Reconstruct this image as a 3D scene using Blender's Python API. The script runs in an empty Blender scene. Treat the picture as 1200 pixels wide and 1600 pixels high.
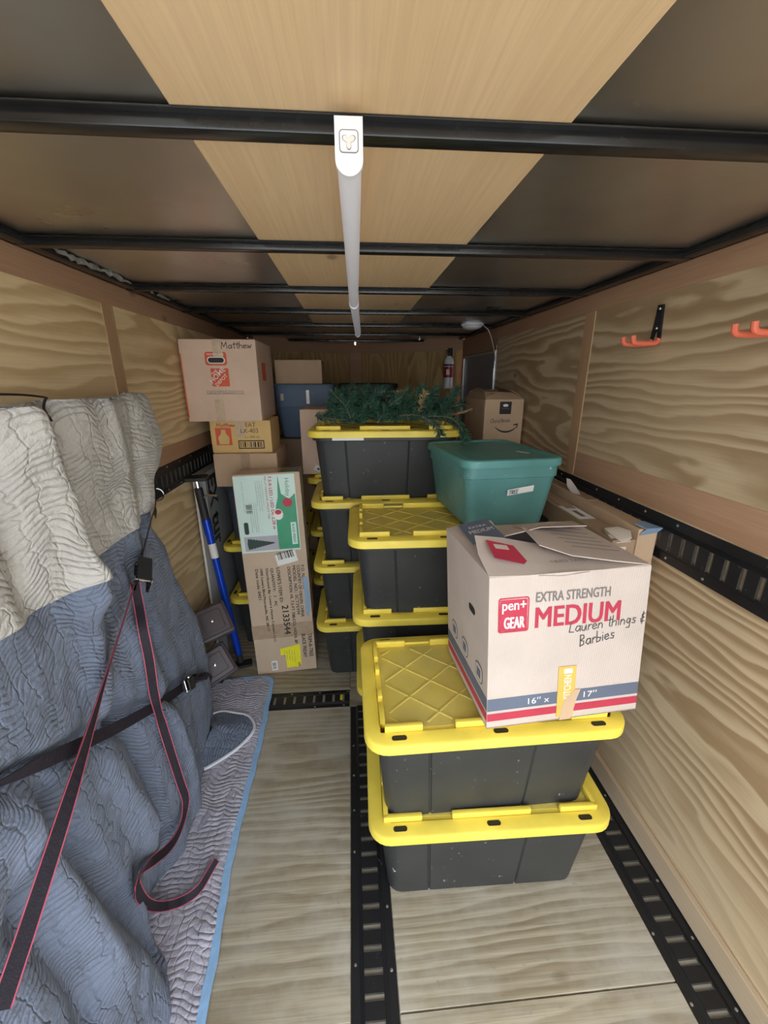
import bpy, bmesh, math, random
from mathutils import Vector, Matrix, noise as mnoise
from math import sin, cos, pi, radians as R
random.seed(7)
SC = bpy.context.scene
COL = SC.collection

# ------------------------------------------------------------------ camera
cam_d = bpy.data.cameras.new('camera'); cam = bpy.data.objects.new('camera', cam_d); COL.objects.link(cam)
cam_d.sensor_fit = 'AUTO'; cam_d.sensor_width = 36; cam_d.lens = 640.63/1600*36; cam_d.clip_start = .02
rt = Vector((0.9970142733, -0.0772078897, -0.0012167830)); up = Vector((0.0249502793, 0.3071996549, 0.9513179572)); fw = Vector((0.0730754566, 0.9485079408, -0.3082087991))
cam.matrix_world = Matrix(((rt.x, up.x, -fw.x, 0), (rt.y, up.y, -fw.y, 0), (rt.z, up.z, -fw.z, 1.72), (0, 0, 0, 1)))
SC.camera = cam

# ------------------------------------------------------------------ sky, light, exposure
w = bpy.data.worlds.new('overcast_sky'); SC.world = w; w.use_nodes = True
w.node_tree.nodes['Background'].inputs[0].default_value = (.86, .93, 1.0, 1)
w.node_tree.nodes['Background'].inputs[1].default_value = 4.6
SC.view_settings.view_transform = 'Standard'; SC.view_settings.look = 'None'
SC.view_settings.gamma = 1; SC.view_settings.use_curve_mapping = False
SC.view_settings.exposure = 0.0
SC.cycles.max_bounces = 10; SC.cycles.diffuse_bounces = 7; SC.cycles.glossy_bounces = 4

# ------------------------------------------------------------------ material helpers
def lin(r, g, b):
    f = lambda c: (c/255/12.92) if c/255 <= .04045 else ((c/255+.055)/1.055)**2.4
    return (f(r), f(g), f(b), 1)
class NT:
    def __init__(s, name):
        s.m = bpy.data.materials.new(name); s.m.use_nodes = True; s.t = s.m.node_tree
        s.b = s.t.nodes['Principled BSDF']
    def n(s, typ, ins=None, **kw):
        nd = s.t.nodes.new(typ)
        for k, v in kw.items(): setattr(nd, k, v)
        for k, v in (ins or {}).items(): s.set(nd, k, v)
        return nd
    def set(s, nd, k, v):
        i = nd.inputs[k]
        if isinstance(v, bpy.types.NodeSocket): s.t.links.new(v, i)
        elif isinstance(v, bpy.types.Node): s.t.links.new(v.outputs[0], i)
        else: i.default_value = v
    def math(s, op, a, b=0.0, c=None):
        nd = s.n('ShaderNodeMath', operation=op); s.set(nd, 0, a); s.set(nd, 1, b)
        if c is not None: s.set(nd, 2, c)
        return nd.outputs[0]
    def coord(s, which='Object'): return s.n('ShaderNodeTexCoord').outputs[which]
    def sep(s, v): return s.n('ShaderNodeSeparateXYZ', {0: v}).outputs
    def comb(s, x, y, z): return s.n('ShaderNodeCombineXYZ', {0: x, 1: y, 2: z}).outputs[0]
    def noise(s, v, scale, detail=2, rough=.5, dist=0):
        return s.n('ShaderNodeTexNoise', {'Vector': v, 'Scale': scale, 'Detail': detail, 'Roughness': rough, 'Distortion': dist}).outputs[0]
    def rng(s, v, a, b, c=0.0, d=1.0, smooth=False):
        nd = s.n('ShaderNodeMapRange', {0: v, 1: a, 2: b, 3: c, 4: d})
        if smooth: nd.interpolation_type = 'SMOOTHSTEP'
        return nd.outputs[0]
    def mix(s, f, a, b, mode='MIX'):
        nd = s.n('ShaderNodeMix', data_type='RGBA', blend_type=mode)
        s.set(nd, 0, f); s.set(nd, 6, a); s.set(nd, 7, b); return nd.outputs[2]
    def bump(s, h, strength, dist):
        nd = s.n('ShaderNodeBump', {'Strength': strength, 'Distance': dist, 'Height': h}); s.set(s.b, 'Normal', nd.outputs[0])
    def out(s, **kw):
        for k, v in kw.items(): s.set(s.b, {'col': 'Base Color', 'rough': 'Roughness', 'metal': 'Metallic', 'spec': 'Specular IOR Level', 'ecol': 'Emission Color', 'estr': 'Emission Strength', 'coat': 'Coat Weight', 'sheen': 'Sheen Weight'}[k], v)
        return s.m

def plain(name, col, rough=.5, metal=0.0, var=.08, scale=9, spec=.5, bump=0, bscale=60):
    t = NT(name); o = t.coord()
    f = t.noise(o, scale, 4, .6)
    dark = tuple(c*(1-var) for c in col[:3])+(1,); lite = tuple(min(1, c*(1+var)) for c in col[:3])+(1,)
    c = t.mix(t.rng(f, .3, .7), dark, lite)
    if bump: t.bump(t.noise(o, bscale, 3), bump, .004)
    return t.out(col=c, rough=rough, metal=metal, spec=spec)

def plywood(name, light, dark, along, across, K=7.0, C=5.0, sa=.55, sc=2.6, sharp=(.25, 1.0), fib=.18, rough=.6, patch=None, scuff=None, spec=.25, hband=None, amt=1.0, wigamp=.55):
    """fir plywood: contour lines of a stretched noise field make the cathedral grain"""
    t = NT(name); xyz = t.sep(t.coord()); rnd = t.n('ShaderNodeObjectInfo').outputs['Random']
    A, B = xyz[along], xyz[across]
    seed = t.math('MULTIPLY', rnd, 31.7)
    v = t.comb(t.math('MULTIPLY', A, sa), t.math('MULTIPLY', B, sc), seed)
    n1 = t.noise(v, 1.0, 3, .42)
    wig = t.noise(t.comb(t.math('MULTIPLY', A, 6.0), t.math('MULTIPLY', B, 16.0), seed), 1.0, 2)
    ph = t.math('ADD', t.math('ADD', t.math('MULTIPLY', n1, K), t.math('MULTIPLY', B, C)), t.math('MULTIPLY', wig, wigamp))
    fr = t.math('FRACT', ph)
    band = t.math('MULTIPLY', t.rng(fr, .0, .72, 0, 1, True), t.rng(fr, .80, .96, 1, 0, True))
    fine = t.noise(t.comb(t.math('MULTIPLY', A, 4.0), t.math('MULTIPLY', B, 170.0), seed), 1.0, 3, .6)
    big = t.noise(t.comb(t.math('MULTIPLY', A, .8), t.math('MULTIPLY', B, 1.6), t.math('ADD', seed, 9.0)), 1.0, 2)
    f = t.math('MULTIPLY', band, t.rng(big, .3, .65, .25*amt, 1.0*amt))
    c = t.mix(f, light, dark)
    c = t.mix(t.rng(fine, .35, .75, 0, fib), c, tuple(x*.45 for x in dark[:3])+(1,))
    c = t.mix(t.rng(big, .35, .7, 0, .22), c, tuple(x*.8 for x in light[:3])+(1,))
    if hband:   # reddish sapwood veneer along one edge: [across position, softness, colour, sign]
        e = t.math('ADD', B, t.math('MULTIPLY', t.math('SUBTRACT', n1, .5), .12))
        c = t.mix(t.rng(e, hband[0]-hband[1], hband[0]+hband[1], .75 if hband[3] < 0 else 0, 0 if hband[3] < 0 else .75), c, hband[2])
    vo = t.n('ShaderNodeTexVoronoi', {'Vector': t.comb(t.math('MULTIPLY', A, 1.7), t.math('MULTIPLY', B, 3.2), seed), 'Scale': 1.0}).outputs['Distance']
    c = t.mix(t.rng(vo, .03, .075, .75, 0), c, tuple(x*.35 for x in dark[:3])+(1,))
    if scuff:
        g = t.noise(t.coord(), 2.2, 6, .65)
        c = t.mix(t.rng(g, .42, .68, 0, .7), c, scuff)
        d = t.noise(t.coord(), 26, 3, .7)
        c = t.mix(t.rng(d, .64, .74, 0, .5), c, tuple(x*.4 for x in scuff[:3])+(1,))
    t.bump(t.math('ADD', t.math('MULTIPLY', fine, .6), band), .12, .002)
    return t.out(col=c, rough=rough, spec=spec)

def quilt(name, col, thread, pitch=.022, amp=.016, wl=.13, strength=.9, dirt=.2, noi=.5):
    """moving blanket: wavy stitch rows, puckered between; UVs are in metres"""
    t = NT(name); uv = t.sep(t.coord('UV')); u, v = uv[0], uv[1]
    P = t.comb(u, v, 0.0)
    warp = t.noise(P, 4.5, 2); warp2 = t.noise(P, 19, 2); w3 = t.noise(P, 55, 2)
    zig = t.math('ABSOLUTE', t.math('SINE', t.math('MULTIPLY', t.math('ADD', u, t.math('MULTIPLY', warp, .16)), pi/wl)))
    vv = t.math('ADD', t.math('ADD', v, t.math('MULTIPLY', zig, amp*.8)), t.math('ADD', t.math('MULTIPLY', warp, .14), t.math('ADD', t.math('MULTIPLY', warp2, .018), t.math('MULTIPLY', w3, .005))))
    row = t.math('ABSOLUTE', t.math('SINE', t.math('MULTIPLY', vv, pi/pitch)))
    row = t.math('MULTIPLY', t.math('POWER', row, .7), t.rng(t.noise(P, 9, 3), .3, .65, .25, 1.1))
    st = t.math('ABSOLUTE', t.math('SINE', t.math('MULTIPLY', t.math('ADD', u, t.math('MULTIPLY', warp2, .06)), pi/(wl*.3))))
    st = t.rng(st, 0, .3, 0, 1)
    puck = t.noise(t.comb(t.math('MULTIPLY', u, 1.5), v, 0.0), 38, 4, .65)
    h = t.math('ADD', t.math('MULTIPLY', row, .7), t.math('ADD', t.math('MULTIPLY', st, .35), t.math('MULTIPLY', puck, noi*1.9)))
    t.bump(h, strength, .008)
    line = t.rng(row, .06, .35, .35, 0)
    c = t.mix(line, col, thread)
    g = t.noise(P, 5, 5, .65)
    c = t.mix(t.rng(g, .35, .7, 0, dirt), c, tuple(x*.6 for x in col[:3])+(1,))
    return t.out(col=c, rough=.9, spec=.15, sheen=.15)

def cardboard(name, col, var=.07):
    t = NT(name); o = t.coord(); xyz = t.sep(o)
    f = t.noise(o, 5, 4, .6)
    flute = t.math('SINE', t.math('MULTIPLY', t.math('ADD', xyz[0], xyz[1]), 900.0))
    c = t.mix(t.rng(f, .3, .7), tuple(x*(1-var) for x in col[:3])+(1,), tuple(x*(1+var) for x in col[:3])+(1,))
    c = t.mix(t.rng(t.noise(o, 40, 3, .7), .6, .8, 0, .25), c, tuple(x*.7 for x in col[:3])+(1,))
    t.bump(t.math('ADD', t.math('MULTIPLY', flute, .15), t.noise(o, 14, 3)), .25, .004)
    return t.out(col=c, rough=.75, spec=.2)

def scuffed(name, col, rough=.45, mark=(.55, .55, .5, 1), amt=.5, dust=None, spec=.4):
    t = NT(name); o = t.coord()
    v = t.comb(*[t.math('ADD', t.math('MULTIPLY', c, 1.0), t.math('MULTIPLY', t.n('ShaderNodeObjectInfo').outputs['Random'], 7.0)) for c in t.sep(o)])
    f = t.noise(v, 6, 3)
    c = t.mix(t.rng(f, .3, .7), tuple(x*.85 for x in col[:3])+(1,), tuple(x*1.12 for x in col[:3])+(1,))
    m = t.math('MULTIPLY', t.rng(t.noise(v, 38, 4, .75), .655, .70), t.rng(t.noise(v, 5, 2), .46, .58))
    c = t.mix(t.math('MULTIPLY', m, amt), c, mark)
    if dust: c = t.mix(t.rng(t.noise(v, 4, 5, .7), .35, .7, .1, .75), c, dust)
    t.bump(t.noise(o, 220, 2), .12, .001)
    return t.out(col=c, rough=rough, spec=spec)

M = {}
M['wall_ply'] = plywood('fir_plywood_wall', lin(236, 211, 166), lin(190, 154, 104), 1, 2, K=15.0, C=15, sa=.5, sc=2.6)  # left wall: daylight from the rear opening lightened into the wood colour
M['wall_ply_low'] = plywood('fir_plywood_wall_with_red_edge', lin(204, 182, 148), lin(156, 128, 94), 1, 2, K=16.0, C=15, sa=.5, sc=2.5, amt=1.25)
M['nose_ply'] = plywood('oak_like_plywood_upright_grain', lin(200, 168, 120), lin(162, 124, 78), 2, 0, K=12, C=10, sa=.6, sc=3.0)
M['red_ply'] = plywood('smooth_reddish_veneer', lin(186, 148, 118), lin(172, 132, 102), 1, 2, K=2, C=2, fib=.3, wigamp=.1)
M['strip_ply'] = plywood('veneer_strip', lin(190, 155, 120), lin(172, 135, 100), 2, 1, K=2, C=3, fib=.2)
M['ceil_ply'] = plywood('birch_plywood_ceiling', lin(240, 210, 168), lin(228, 192, 146), 1, 0, K=2.2, C=2.0, sa=.6, sc=2.2, fib=.22, rough=.5, amt=.35, wigamp=.2)
M['floor_ply'] = plywood('weathered_floor_plywood', lin(188, 176, 152), lin(134, 118, 92), 0, 1, K=10.0, C=22, sa=.5, sc=2.6, fib=.55, rough=.65, scuff=lin(192, 187, 176))
M['base_ply'] = plywood('baseboard_wood', lin(200, 178, 150), lin(170, 145, 115), 1, 2, K=2, C=4)
M['sheet'] = None
t = NT('galvanised_roof_sheet'); o = t.coord()
t.bump(t.noise(o, 2.5, 1), .12, .01)
M['sheet'] = t.out(col=t.mix(t.rng(t.noise(o, 3, 4, .6), .35, .7), (.60, .58, .55, 1), (.72, .70, .66, 1)), metal=.97, rough=t.rng(t.noise(o, 4, 4, .6), .3, .7, .27, .36))
M['black_steel'] = plain('black_painted_steel', (.014, .014, .015, 1), .24, 0, .3, 20, .55)
M['track'] = scuffed('black_steel_track', (.014, .014, .016, 1), .38, (.25, .24, .22, 1), .6)
M['lip'] = plain('worn_slot_lip', (.10, .097, .09, 1), .5, .5, .3, 30)
M['screw'] = plain('zinc_screw', (.62, .62, .6, 1), .3, .9, .1)
M['chrome'] = plain('chrome', (.7, .7, .7, 1), .18, 1.0, .05)
M['alu'] = plain('aluminium_trim', (.62, .62, .62, 1), .3, .9, .08)
M['tote_black'] = scuffed('black_tote_plastic', (.036, .037, .037, 1), .42, (.6, .6, .56, 1), .8)  # black raised slightly so the colour carries the flare haze
M['tote_lid'] = scuffed('yellow_lid_plastic', lin(240, 214, 84), .42, (.35, .28, .06, 1), .35)
M['tote_panel'] = scuffed('dusty_yellow_lid_panel', lin(224, 200, 88), .55, (.3, .25, .08, 1), .3, dust=lin(196, 180, 110))
M['slot_dark'] = plain('slot_shadowed_plastic', (.02, .018, .01, 1), .6)
M['teal'] = scuffed('teal_tote_plastic', lin(92, 142, 138), .38, (.8, .86, .84, 1), .9)
M['teal_lid'] = scuffed('teal_lid_plastic', lin(90, 146, 140), .42, (.7, .8, .78, 1), .4)
M['blue_tote'] = scuffed('blue_tote_plastic', lin(92, 110, 134), .45, (.5, .55, .6, 1), .3)
M['slate_plastic'] = scuffed('slate_bin_plastic', lin(62, 70, 82), .5, (.2, .2, .2, 1), .2)
M['dark_green'] = scuffed('dark_green_plastic', lin(20, 34, 32), .5, (.2, .2, .2, 1), .2)
M['kraft'] = cardboard('kraft_cardboard', lin(196, 166, 136))
M['kraft_dark'] = cardboard('brown_cardboard', lin(168, 142, 116))
M['kraft_pink'] = cardboard('pinkish_kraft_cardboard', lin(214, 186, 164))
M['kraft_tan'] = cardboard('golden_tan_cardboard', lin(218, 182, 122))
M['kraft_pale'] = cardboard('pale_cardboard', lin(198, 183, 173))
M['kraft_tree'] = cardboard('tree_carton_cardboard', lin(198, 174, 150))
M['tape'] = plain('clear_parcel_tape', lin(208, 184, 156), .15, 0, .15, 30, .8)
M['tape_brown'] = plain('brown_parcel_tape', lin(178, 152, 126), .2, 0, .1, 30, .8)
M['paper'] = plain('white_paper', lin(232, 230, 224), .6, 0, .04)
M['ink'] = plain('black_ink', (.018, .016, .016, 1), .6)
M['ink_soft'] = plain('dark_grey_ink', (.07, .065, .06, 1), .6)
M['orange_ink'] = plain('orange_ink', lin(214, 92, 58), .6)
M['red_ink'] = plain('red_ink', lin(190, 60, 76), .6)
M['crimson'] = plain('crimson_ink', lin(184, 52, 74), .6)
M['slate_ink'] = plain('slate_ink', lin(96, 104, 122), .6)
M['grey_ink'] = plain('grey_ink', lin(120, 112, 108), .6)
M['white_ink'] = plain('white_ink', lin(235, 228, 220), .6)
M['yellow_paper'] = plain('bright_yellow_label', lin(246, 236, 40), .5, 0, .04)
M['kitchen_tape'] = plain('yellow_printed_tape', lin(224, 178, 88), .3, 0, .06)
M['mint'] = plain('pale_mint_print', lin(206, 228, 218), .4, 0, .04)
M['green_print'] = plain('green_print', lin(52, 150, 108), .4, 0, .1)
M['tree_print'] = plain('dark_tree_print', lin(40, 62, 52), .5, 0, .2)
M['photo_grey'] = plain('photo_print', lin(176, 172, 180), .4)
M['blanket_blue'] = quilt('blue_grey_quilted_cloth', lin(120, 130, 151), lin(95, 105, 126), .0155, .018, .13, 1.0, .3)
M['blanket_grey'] = quilt('light_grey_quilted_cloth', lin(196, 192, 186), lin(212, 209, 203), .0185, .024, .15, .9, .2)
M['blanket_floor'] = quilt('lavender_grey_quilted_cloth', lin(186, 182, 196), lin(208, 206, 214), .02, .02, .12, .9, .3)
M['binding_blue'] = plain('light_blue_binding', lin(150, 188, 226), .8, 0, .1, 40, .2, .3)
M['binding_white'] = plain('white_binding', lin(220, 222, 228), .8, 0, .05, 40, .2)
M['strap'] = plain('dark_webbing', lin(42, 37, 45), .7, 0, .15, 60, .3, .3, 300)
M['strap_edge'] = plain('pink_webbing_edge', lin(196, 84, 104), .7)
M['rubber'] = plain('black_rubber', (.016, .016, .017, 1), .6)
M['pole_blue'] = plain('blue_anodised_pole', lin(22, 70, 196), .25, .3, .05)
M['riser'] = plain('dark_umber_plastic', lin(84, 74, 78), .45, 0, .06)
M['light_body'] = plain('white_fixture_plastic', lin(240, 242, 248), .35, 0, .02)
t = NT('frosted_diffuser'); M['diffuser'] = t.out(col=lin(232, 232, 242), rough=.3, ecol=(.93, .93, 1, 1), estr=.12)
M['door_grey'] = plain('grey_door_panel', lin(128, 128, 130), .5, 0, .05)
M['ext_white'] = plain('white_cylinder_paint', lin(225, 225, 225), .3)
M['ext_red'] = plain('red_label', lin(170, 40, 50), .4)
M['hook_orange'] = plain('orange_rubber_coating', lin(226, 112, 84), .6, 0, .08)
M['fluff'] = plain('grey_foam_sealant', lin(150, 150, 146), .9, 0, .3, 40, .2, .6)
M['needle'] = plain('green_pvc_needles', lin(50, 88, 70), .55, 0, .45, 30)
M['needle_dry'] = plain('tan_pvc_needles', lin(170, 150, 100), .55, 0, .4, 30)
M['wire'] = plain('brown_wire', lin(130, 115, 95), .6)
M['cream_wire'] = plain('cream_cable', lin(190, 182, 172), .6)
M['concrete'] = plain('pale_concrete_drive', lin(190, 184, 174), .8, 0, .08, 2)
M['game_box'] = plain('faded_pink_print', lin(176, 120, 112), .5, 0, .15)
M['grey_board'] = plain('grey_printed_board', lin(140, 142, 142), .6, 0, .08)
M['torn'] = plain('torn_white_card', lin(226, 216, 200), .8)
M['bluewhite'] = plain('bluish_plastic_film', lin(140, 165, 190), .3)

# ------------------------------------------------------------------ geometry helpers
class MB:
    def __init__(s): s.bm = bmesh.new(); s.mats = []
    def _mi(s, m):
        if m is None: return 0
        if m not in s.mats: s.mats.append(m)
        return s.mats.index(m)
    def box(s, lo, hi, bev=0, mtx=None, m=None, seg=2):
        lo, hi = Vector(lo), Vector(hi); mi = s._mi(m)
        r = bmesh.ops.create_cube(s.bm, size=1)
        vs = r['verts']
        for v in vs: v.co = Vector(((lo.x+hi.x)/2+v.co.x*(hi.x-lo.x), (lo.y+hi.y)/2+v.co.y*(hi.y-lo.y), (lo.z+hi.z)/2+v.co.z*(hi.z-lo.z)))
        fs = list({f for v in vs for f in v.link_faces})
        for f in fs: f.material_index = mi
        if bev:
            es = list({e for v in vs for e in v.link_edges})
            g = bmesh.ops.bevel(s.bm, geom=es, offset=bev, segments=seg, profile=.5, affect='EDGES')
            vs = list({v for f in g['faces'] for v in f.verts} | {v for v in vs if v.is_valid})
        if mtx: bmesh.ops.transform(s.bm, matrix=mtx, verts=vs)
        return s
    def quad(s, *p, m=None):
        f = s.bm.faces.new([s.bm.verts.new(q) for q in p]); f.material_index = s._mi(m); return s
    def loft(s, rings, cap0=True, cap1=True, m=None, closed=True):
        mi = s._mi(m); V = [[s.bm.verts.new(p) for p in r] for r in rings]; n = len(V[0])
        for a, b in zip(V, V[1:]):
            for i in range(n if closed else n-1):
                f = s.bm.faces.new((a[i], a[(i+1) % n], b[(i+1) % n], b[i])); f.material_index = mi
        if cap0: s.bm.faces.new(V[0][::-1]).material_index = mi
        if cap1: s.bm.faces.new(V[-1]).material_index = mi
        return s
    def tube(s, pts, r, n=8, m=None, cap=True):
        pts = [Vector(p) for p in pts]; rings = []; prev = None
        for i, p in enumerate(pts):
            d = (pts[min(i+1, len(pts)-1)]-pts[max(i-1, 0)]).normalized()
            if prev is None: a = d.orthogonal().normalized()
            else: a = (prev-d*prev.dot(d)).normalized()
            prev = a; b = d.cross(a); rr = r[i] if isinstance(r, (list, tuple)) else r
            rings.append([p+a*rr*cos(2*pi*k/n)+b*rr*sin(2*pi*k/n) for k in range(n)])
        return s.loft(rings, cap, cap, m)
    def lathe(s, prof, n=24, o=(0, 0, 0), m=None):
        o = Vector(o)
        return s.loft([[o+Vector((r*cos(2*pi*k/n), r*sin(2*pi*k/n), z)) for k in range(n)] for r, z in prof], True, True, m)
    def prism(s, poly, basis, h, m=None):
        o, x, y, z = basis
        P = [o+x*a+y*b for a, b in poly]
        return s.loft([P, [p+z*h for p in P]], True, True, m)
    def obj(s, name, mat, parent=None, smooth=False, kind=None):
        bmesh.ops.recalc_face_normals(s.bm, faces=s.bm.faces)
        me = bpy.data.meshes.new(name); s.bm.to_mesh(me); s.bm.free()
        for mm in ([M[mat]] if not s.mats else [M[k] for k in s.mats]): me.materials.append(mm)
        if smooth:
            me.shade_smooth()
            try: me.set_sharp_from_angle(angle=R(35))
            except Exception: pass
        o = bpy.data.objects.new(name, me); COL.objects.link(o); o.parent = parent
        if kind: o['kind'] = kind
        return o
def tag(o, label, cat, group=None):
    o['label'] = label; o['category'] = cat
    if group: o['group'] = group
    return o
def thing(name, label, cat, loc=(0, 0, 0), rz=0, group=None, rot=None):
    o = bpy.data.objects.new(name, None); COL.objects.link(o); o.empty_display_size = .05
    o.location = loc; o.rotation_euler = rot or (0, 0, rz)
    return tag(o, label, cat, group)
def dup(root, loc, rz, label, group=None):
    def cp(o, par):
        c = o.copy(); COL.objects.link(c); c.parent = par
        for ch in kids.get(o, []): cp(ch, c)
        return c
    kids = {}
    for o in COL.objects:
        if o.parent: kids.setdefault(o.parent, []).append(o)
    r = cp(root, None); r.location = loc; r.rotation_euler = (0, 0, rz); r['label'] = label
    if group: r['group'] = group
    return r
def piece(o, name, parent, mtx):
    c = bpy.data.objects.new(name, o.data); COL.objects.link(c); c.parent = parent; c.matrix_local = mtx; return c
def basis(o, x, y):
    o, x, y = Vector(o), Vector(x).normalized(), Vector(y).normalized(); return (o, x, y, x.cross(y))
def rrect(w, d, r, n=5, cx=0, cy=0):
    P = []
    for sx, sy, a0 in ((1, -1, -90), (1, 1, 0), (-1, 1, 90), (-1, -1, 180)):
        for k in range(n+1):
            a = R(a0+90*k/n); P.append((cx+sx*(w/2-r)+r*cos(a), cy+sy*(d/2-r)+r*sin(a)))
    return P
def decal(name, poly, bs, mat, parent, off=.0006, th=.0004):
    o, x, y, z = bs
    mb = MB(); mb.prism(poly, (o+z*off, x, y, z), th)
    return mb.obj(name, mat, parent)
def rect(x0, y0, x1, y1): return [(x0, y0), (x1, y0), (x1, y1), (x0, y1)]
def text(name, body, bs, mat, parent, h=None, wdt=None, at=(0, 0), off=.0012, ang=0, anchor='l', stretch=None, space=1.0, bold=0, fat=0):
    """flat print: the built-in font laid on a face; h = cap height, wdt = line width"""
    cu = bpy.data.curves.new('t', 'FONT'); cu.body = body; cu.size = 1; cu.space_character = space; cu.resolution_u = 3; cu.offset = bold
    to = bpy.data.objects.new('t', cu); COL.objects.link(to)
    bpy.context.view_layer.update()
    me = bpy.data.meshes.new_from_object(to.evaluated_get(bpy.context.evaluated_depsgraph_get()))
    bpy.data.objects.remove(to)
    xs = [v.co.x for v in me.vertices]; ys = [v.co.y for v in me.vertices]
    if not xs: return None
    x0, x1, y0, y1 = min(xs), max(xs), min(ys), max(ys)
    sy = (h/(y1-y0)) if h else None; sx = (wdt/(x1-x0)) if wdt else None
    sx = sx or sy; sy = sy or sx
    o, x, y, z = bs; ca, sa = cos(ang), sin(ang)
    ox = {'l': x0, 'c': (x0+x1)/2}[anchor]
    for v in me.vertices:
        a, b = (v.co.x-ox)*sx, (v.co.y-y0)*sy
        a, b = at[0]+a*ca-b*sa, at[1]+a*sa+b*ca
        v.co = o+x*a+y*b+z*off
    if fat:     # heavier print: the same outline laid down four times, slightly shifted
        tb = bmesh.new(); tb.from_mesh(me); g0 = list(tb.verts)+list(tb.edges)+list(tb.faces)
        for k, (da, db) in enumerate(((fat, 0), (0, fat*.6), (fat, fat*.6))):
            nv = [e for e in bmesh.ops.duplicate(tb, geom=g0)['geom'] if isinstance(e, bmesh.types.BMVert)]
            bmesh.ops.translate(tb, verts=nv, vec=x*da+y*db+z*(.00004*(k+1)))
        tb.to_mesh(me); tb.free()
    me.materials.clear(); me.materials.append(M[mat]); me.name = name
    ob = bpy.data.objects.new(name, me); COL.objects.link(ob); ob.parent = parent
    return ob
# one-line hand lettering: strokes in a unit box
HAND = {
 'M': ([[(0, 0), (.1, 1), (.4, .3), (.75, 1), (.9, 0)]], 1.05), 'a': ([[(.55, .5), (.2, .5), (.05, .2), (.3, 0), (.55, .25), (.55, .5), (.6, 0)]], .7),
 't': ([[(.25, .95), (.25, .1), (.4, 0)], [(0, .62), (.5, .66)]], .5), 'h': ([[(.05, 1), (.05, 0)], [(.05, .35), (.3, .5), (.5, .4), (.5, 0)]], .65),
 'e': ([[(.05, .25), (.5, .3), (.4, .5), (.1, .45), (.05, .15), (.25, 0), (.55, .1)]], .65), 'w': ([[(0, .5), (.15, 0), (.3, .4), (.45, 0), (.65, .5)]], .75),
 'L': ([[(.1, 1), (0, .05), (.5, 0)]], .6), 'u': ([[(.05, .5), (.1, .05), (.35, 0), (.5, .5), (.55, 0)]], .68), 'r': ([[(.1, .5), (.1, 0)], [(.1, .3), (.3, .5), (.45, .45)]], .5),
 'n': ([[(.08, .5), (.05, 0)], [(.06, .3), (.3, .5), (.48, .35), (.5, 0)]], .65), 'i': ([[(.12, .5), (.12, 0)], [(.12, .72), (.14, .76)]], .3),
 'g': ([[(.5, .45), (.2, .5), (.05, .2), (.3, .05), (.5, .45), (.45, -.35), (.1, -.35)]], .65), 's': ([[(.45, .45), (.15, .48), (.15, .3), (.42, .2), (.35, 0), (.05, .04)]], .55),
 '&': ([[(.5, .75), (.2, .7), (.2, .5), (.45, .4), (.1, .3), (.15, 0), (.5, .05)], [(.3, .95), (.28, -.2)]], .7), 'B': ([[(.1, 1), (.05, 0), (.45, .1), (.45, .4), (.1, .5), (.5, .7), (.4, .95), (.05, 1)]], .65),
 'b': ([[(.08, 1), (.05, 0), (.4, .05), (.5, .35), (.1, .4)]], .6), 'C': ([[(.6, .85), (.3, 1), (.02, .55), (.2, .05), (.6, .12)]], .7), 'm': ([[(.05, .5), (.05, 0)], [(.05, .35), (.25, .5), (.33, 0)], [(.33, .35), (.55, .5), (.65, 0)]], .8),
 'T': ([[(0, 1), (.65, 1)], [(.32, 1), (.3, 0)]], .72), 'R': ([[(.08, 0), (.08, 1), (.5, .85), (.4, .5), (.08, .48), (.55, 0)]], .68), 'E': ([[(.5, 1), (.05, 1), (.05, 0), (.5, 0)], [(.05, .5), (.4, .5)]], .65), ' ': ([], .4)}
def hand(name, body, bs, mat, parent, h, at, ang=0, wd=.004, stretch=1.0, off=.0014):
    o, x, y, z = bs; mb = MB(); cx = 0; ca, sa = cos(ang), sin(ang)
    for ch in body:
        st, adv = HAND[ch]
        for ln in st:
            P = [Vector(((cx+a*h*stretch)+b*h*.12, b*h)) for a, b in ln]
            for p, q in zip(P, P[1:]):
                d = (q-p); L = d.length or 1; nx, ny = -d.y/L*wd/2, d.x/L*wd/2; e = d/L*wd*.3
                c4 = [(p.x-e.x+nx, p.y-e.y+ny), (p.x-e.x-nx, p.y-e.y-ny), (q.x+e.x-nx, q.y+e.y-ny), (q.x+e.x+nx, q.y+e.y+ny)]
                mb.quad(*[o+x*(at[0]+a*ca-b*sa)+y*(at[1]+a*sa+b*ca)+z*off for a, b in c4])
        cx += adv*h*stretch
    return mb.obj(name, mat, parent)
FRONT = lambda d, z=0: basis((0, -d/2, z), (1, 0, 0), (0, 0, 1))
RIGHT = lambda w, z=0: basis((w/2, 0, z), (0, 1, 0), (0, 0, 1))
LEFT = lambda w, z=0: basis((-w/2, 0, z), (0, -1, 0), (0, 0, 1))
TOP = lambda h: basis((0, 0, h), (1, 0, 0), (0, 1, 0))
def barcode(name, bs, mat, parent, x0, y0, wd, ht, vert=False, off=.0014):
    mb = MB(); o, x, y, z = bs; rnd = random.Random(3); a = 0
    while a < wd:
        b = rnd.choice((.002, .003, .004, .006))*wd/.08
        p = rect(x0+a, y0, min(x0+a+b, x0+wd), y0+ht) if not vert else rect(x0, y0+a, x0+ht, min(y0+a+b, y0+wd))
        mb.quad(*[o+x*u+y*v+z*off for u, v in p]); a += b+rnd.choice((.002, .003, .005))*wd/.08
    return mb.obj(name, mat, parent)

# ================================================================== STRUCTURE
XL, XR, Y0, YW, ZC = -.935, 1.09, -.25, 4.2, 2.105
def structure(name, mb, mat, parent=None, smooth=False):
    return mb.obj(name, mat, parent, smooth, 'structure' if parent is None else None)
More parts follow.
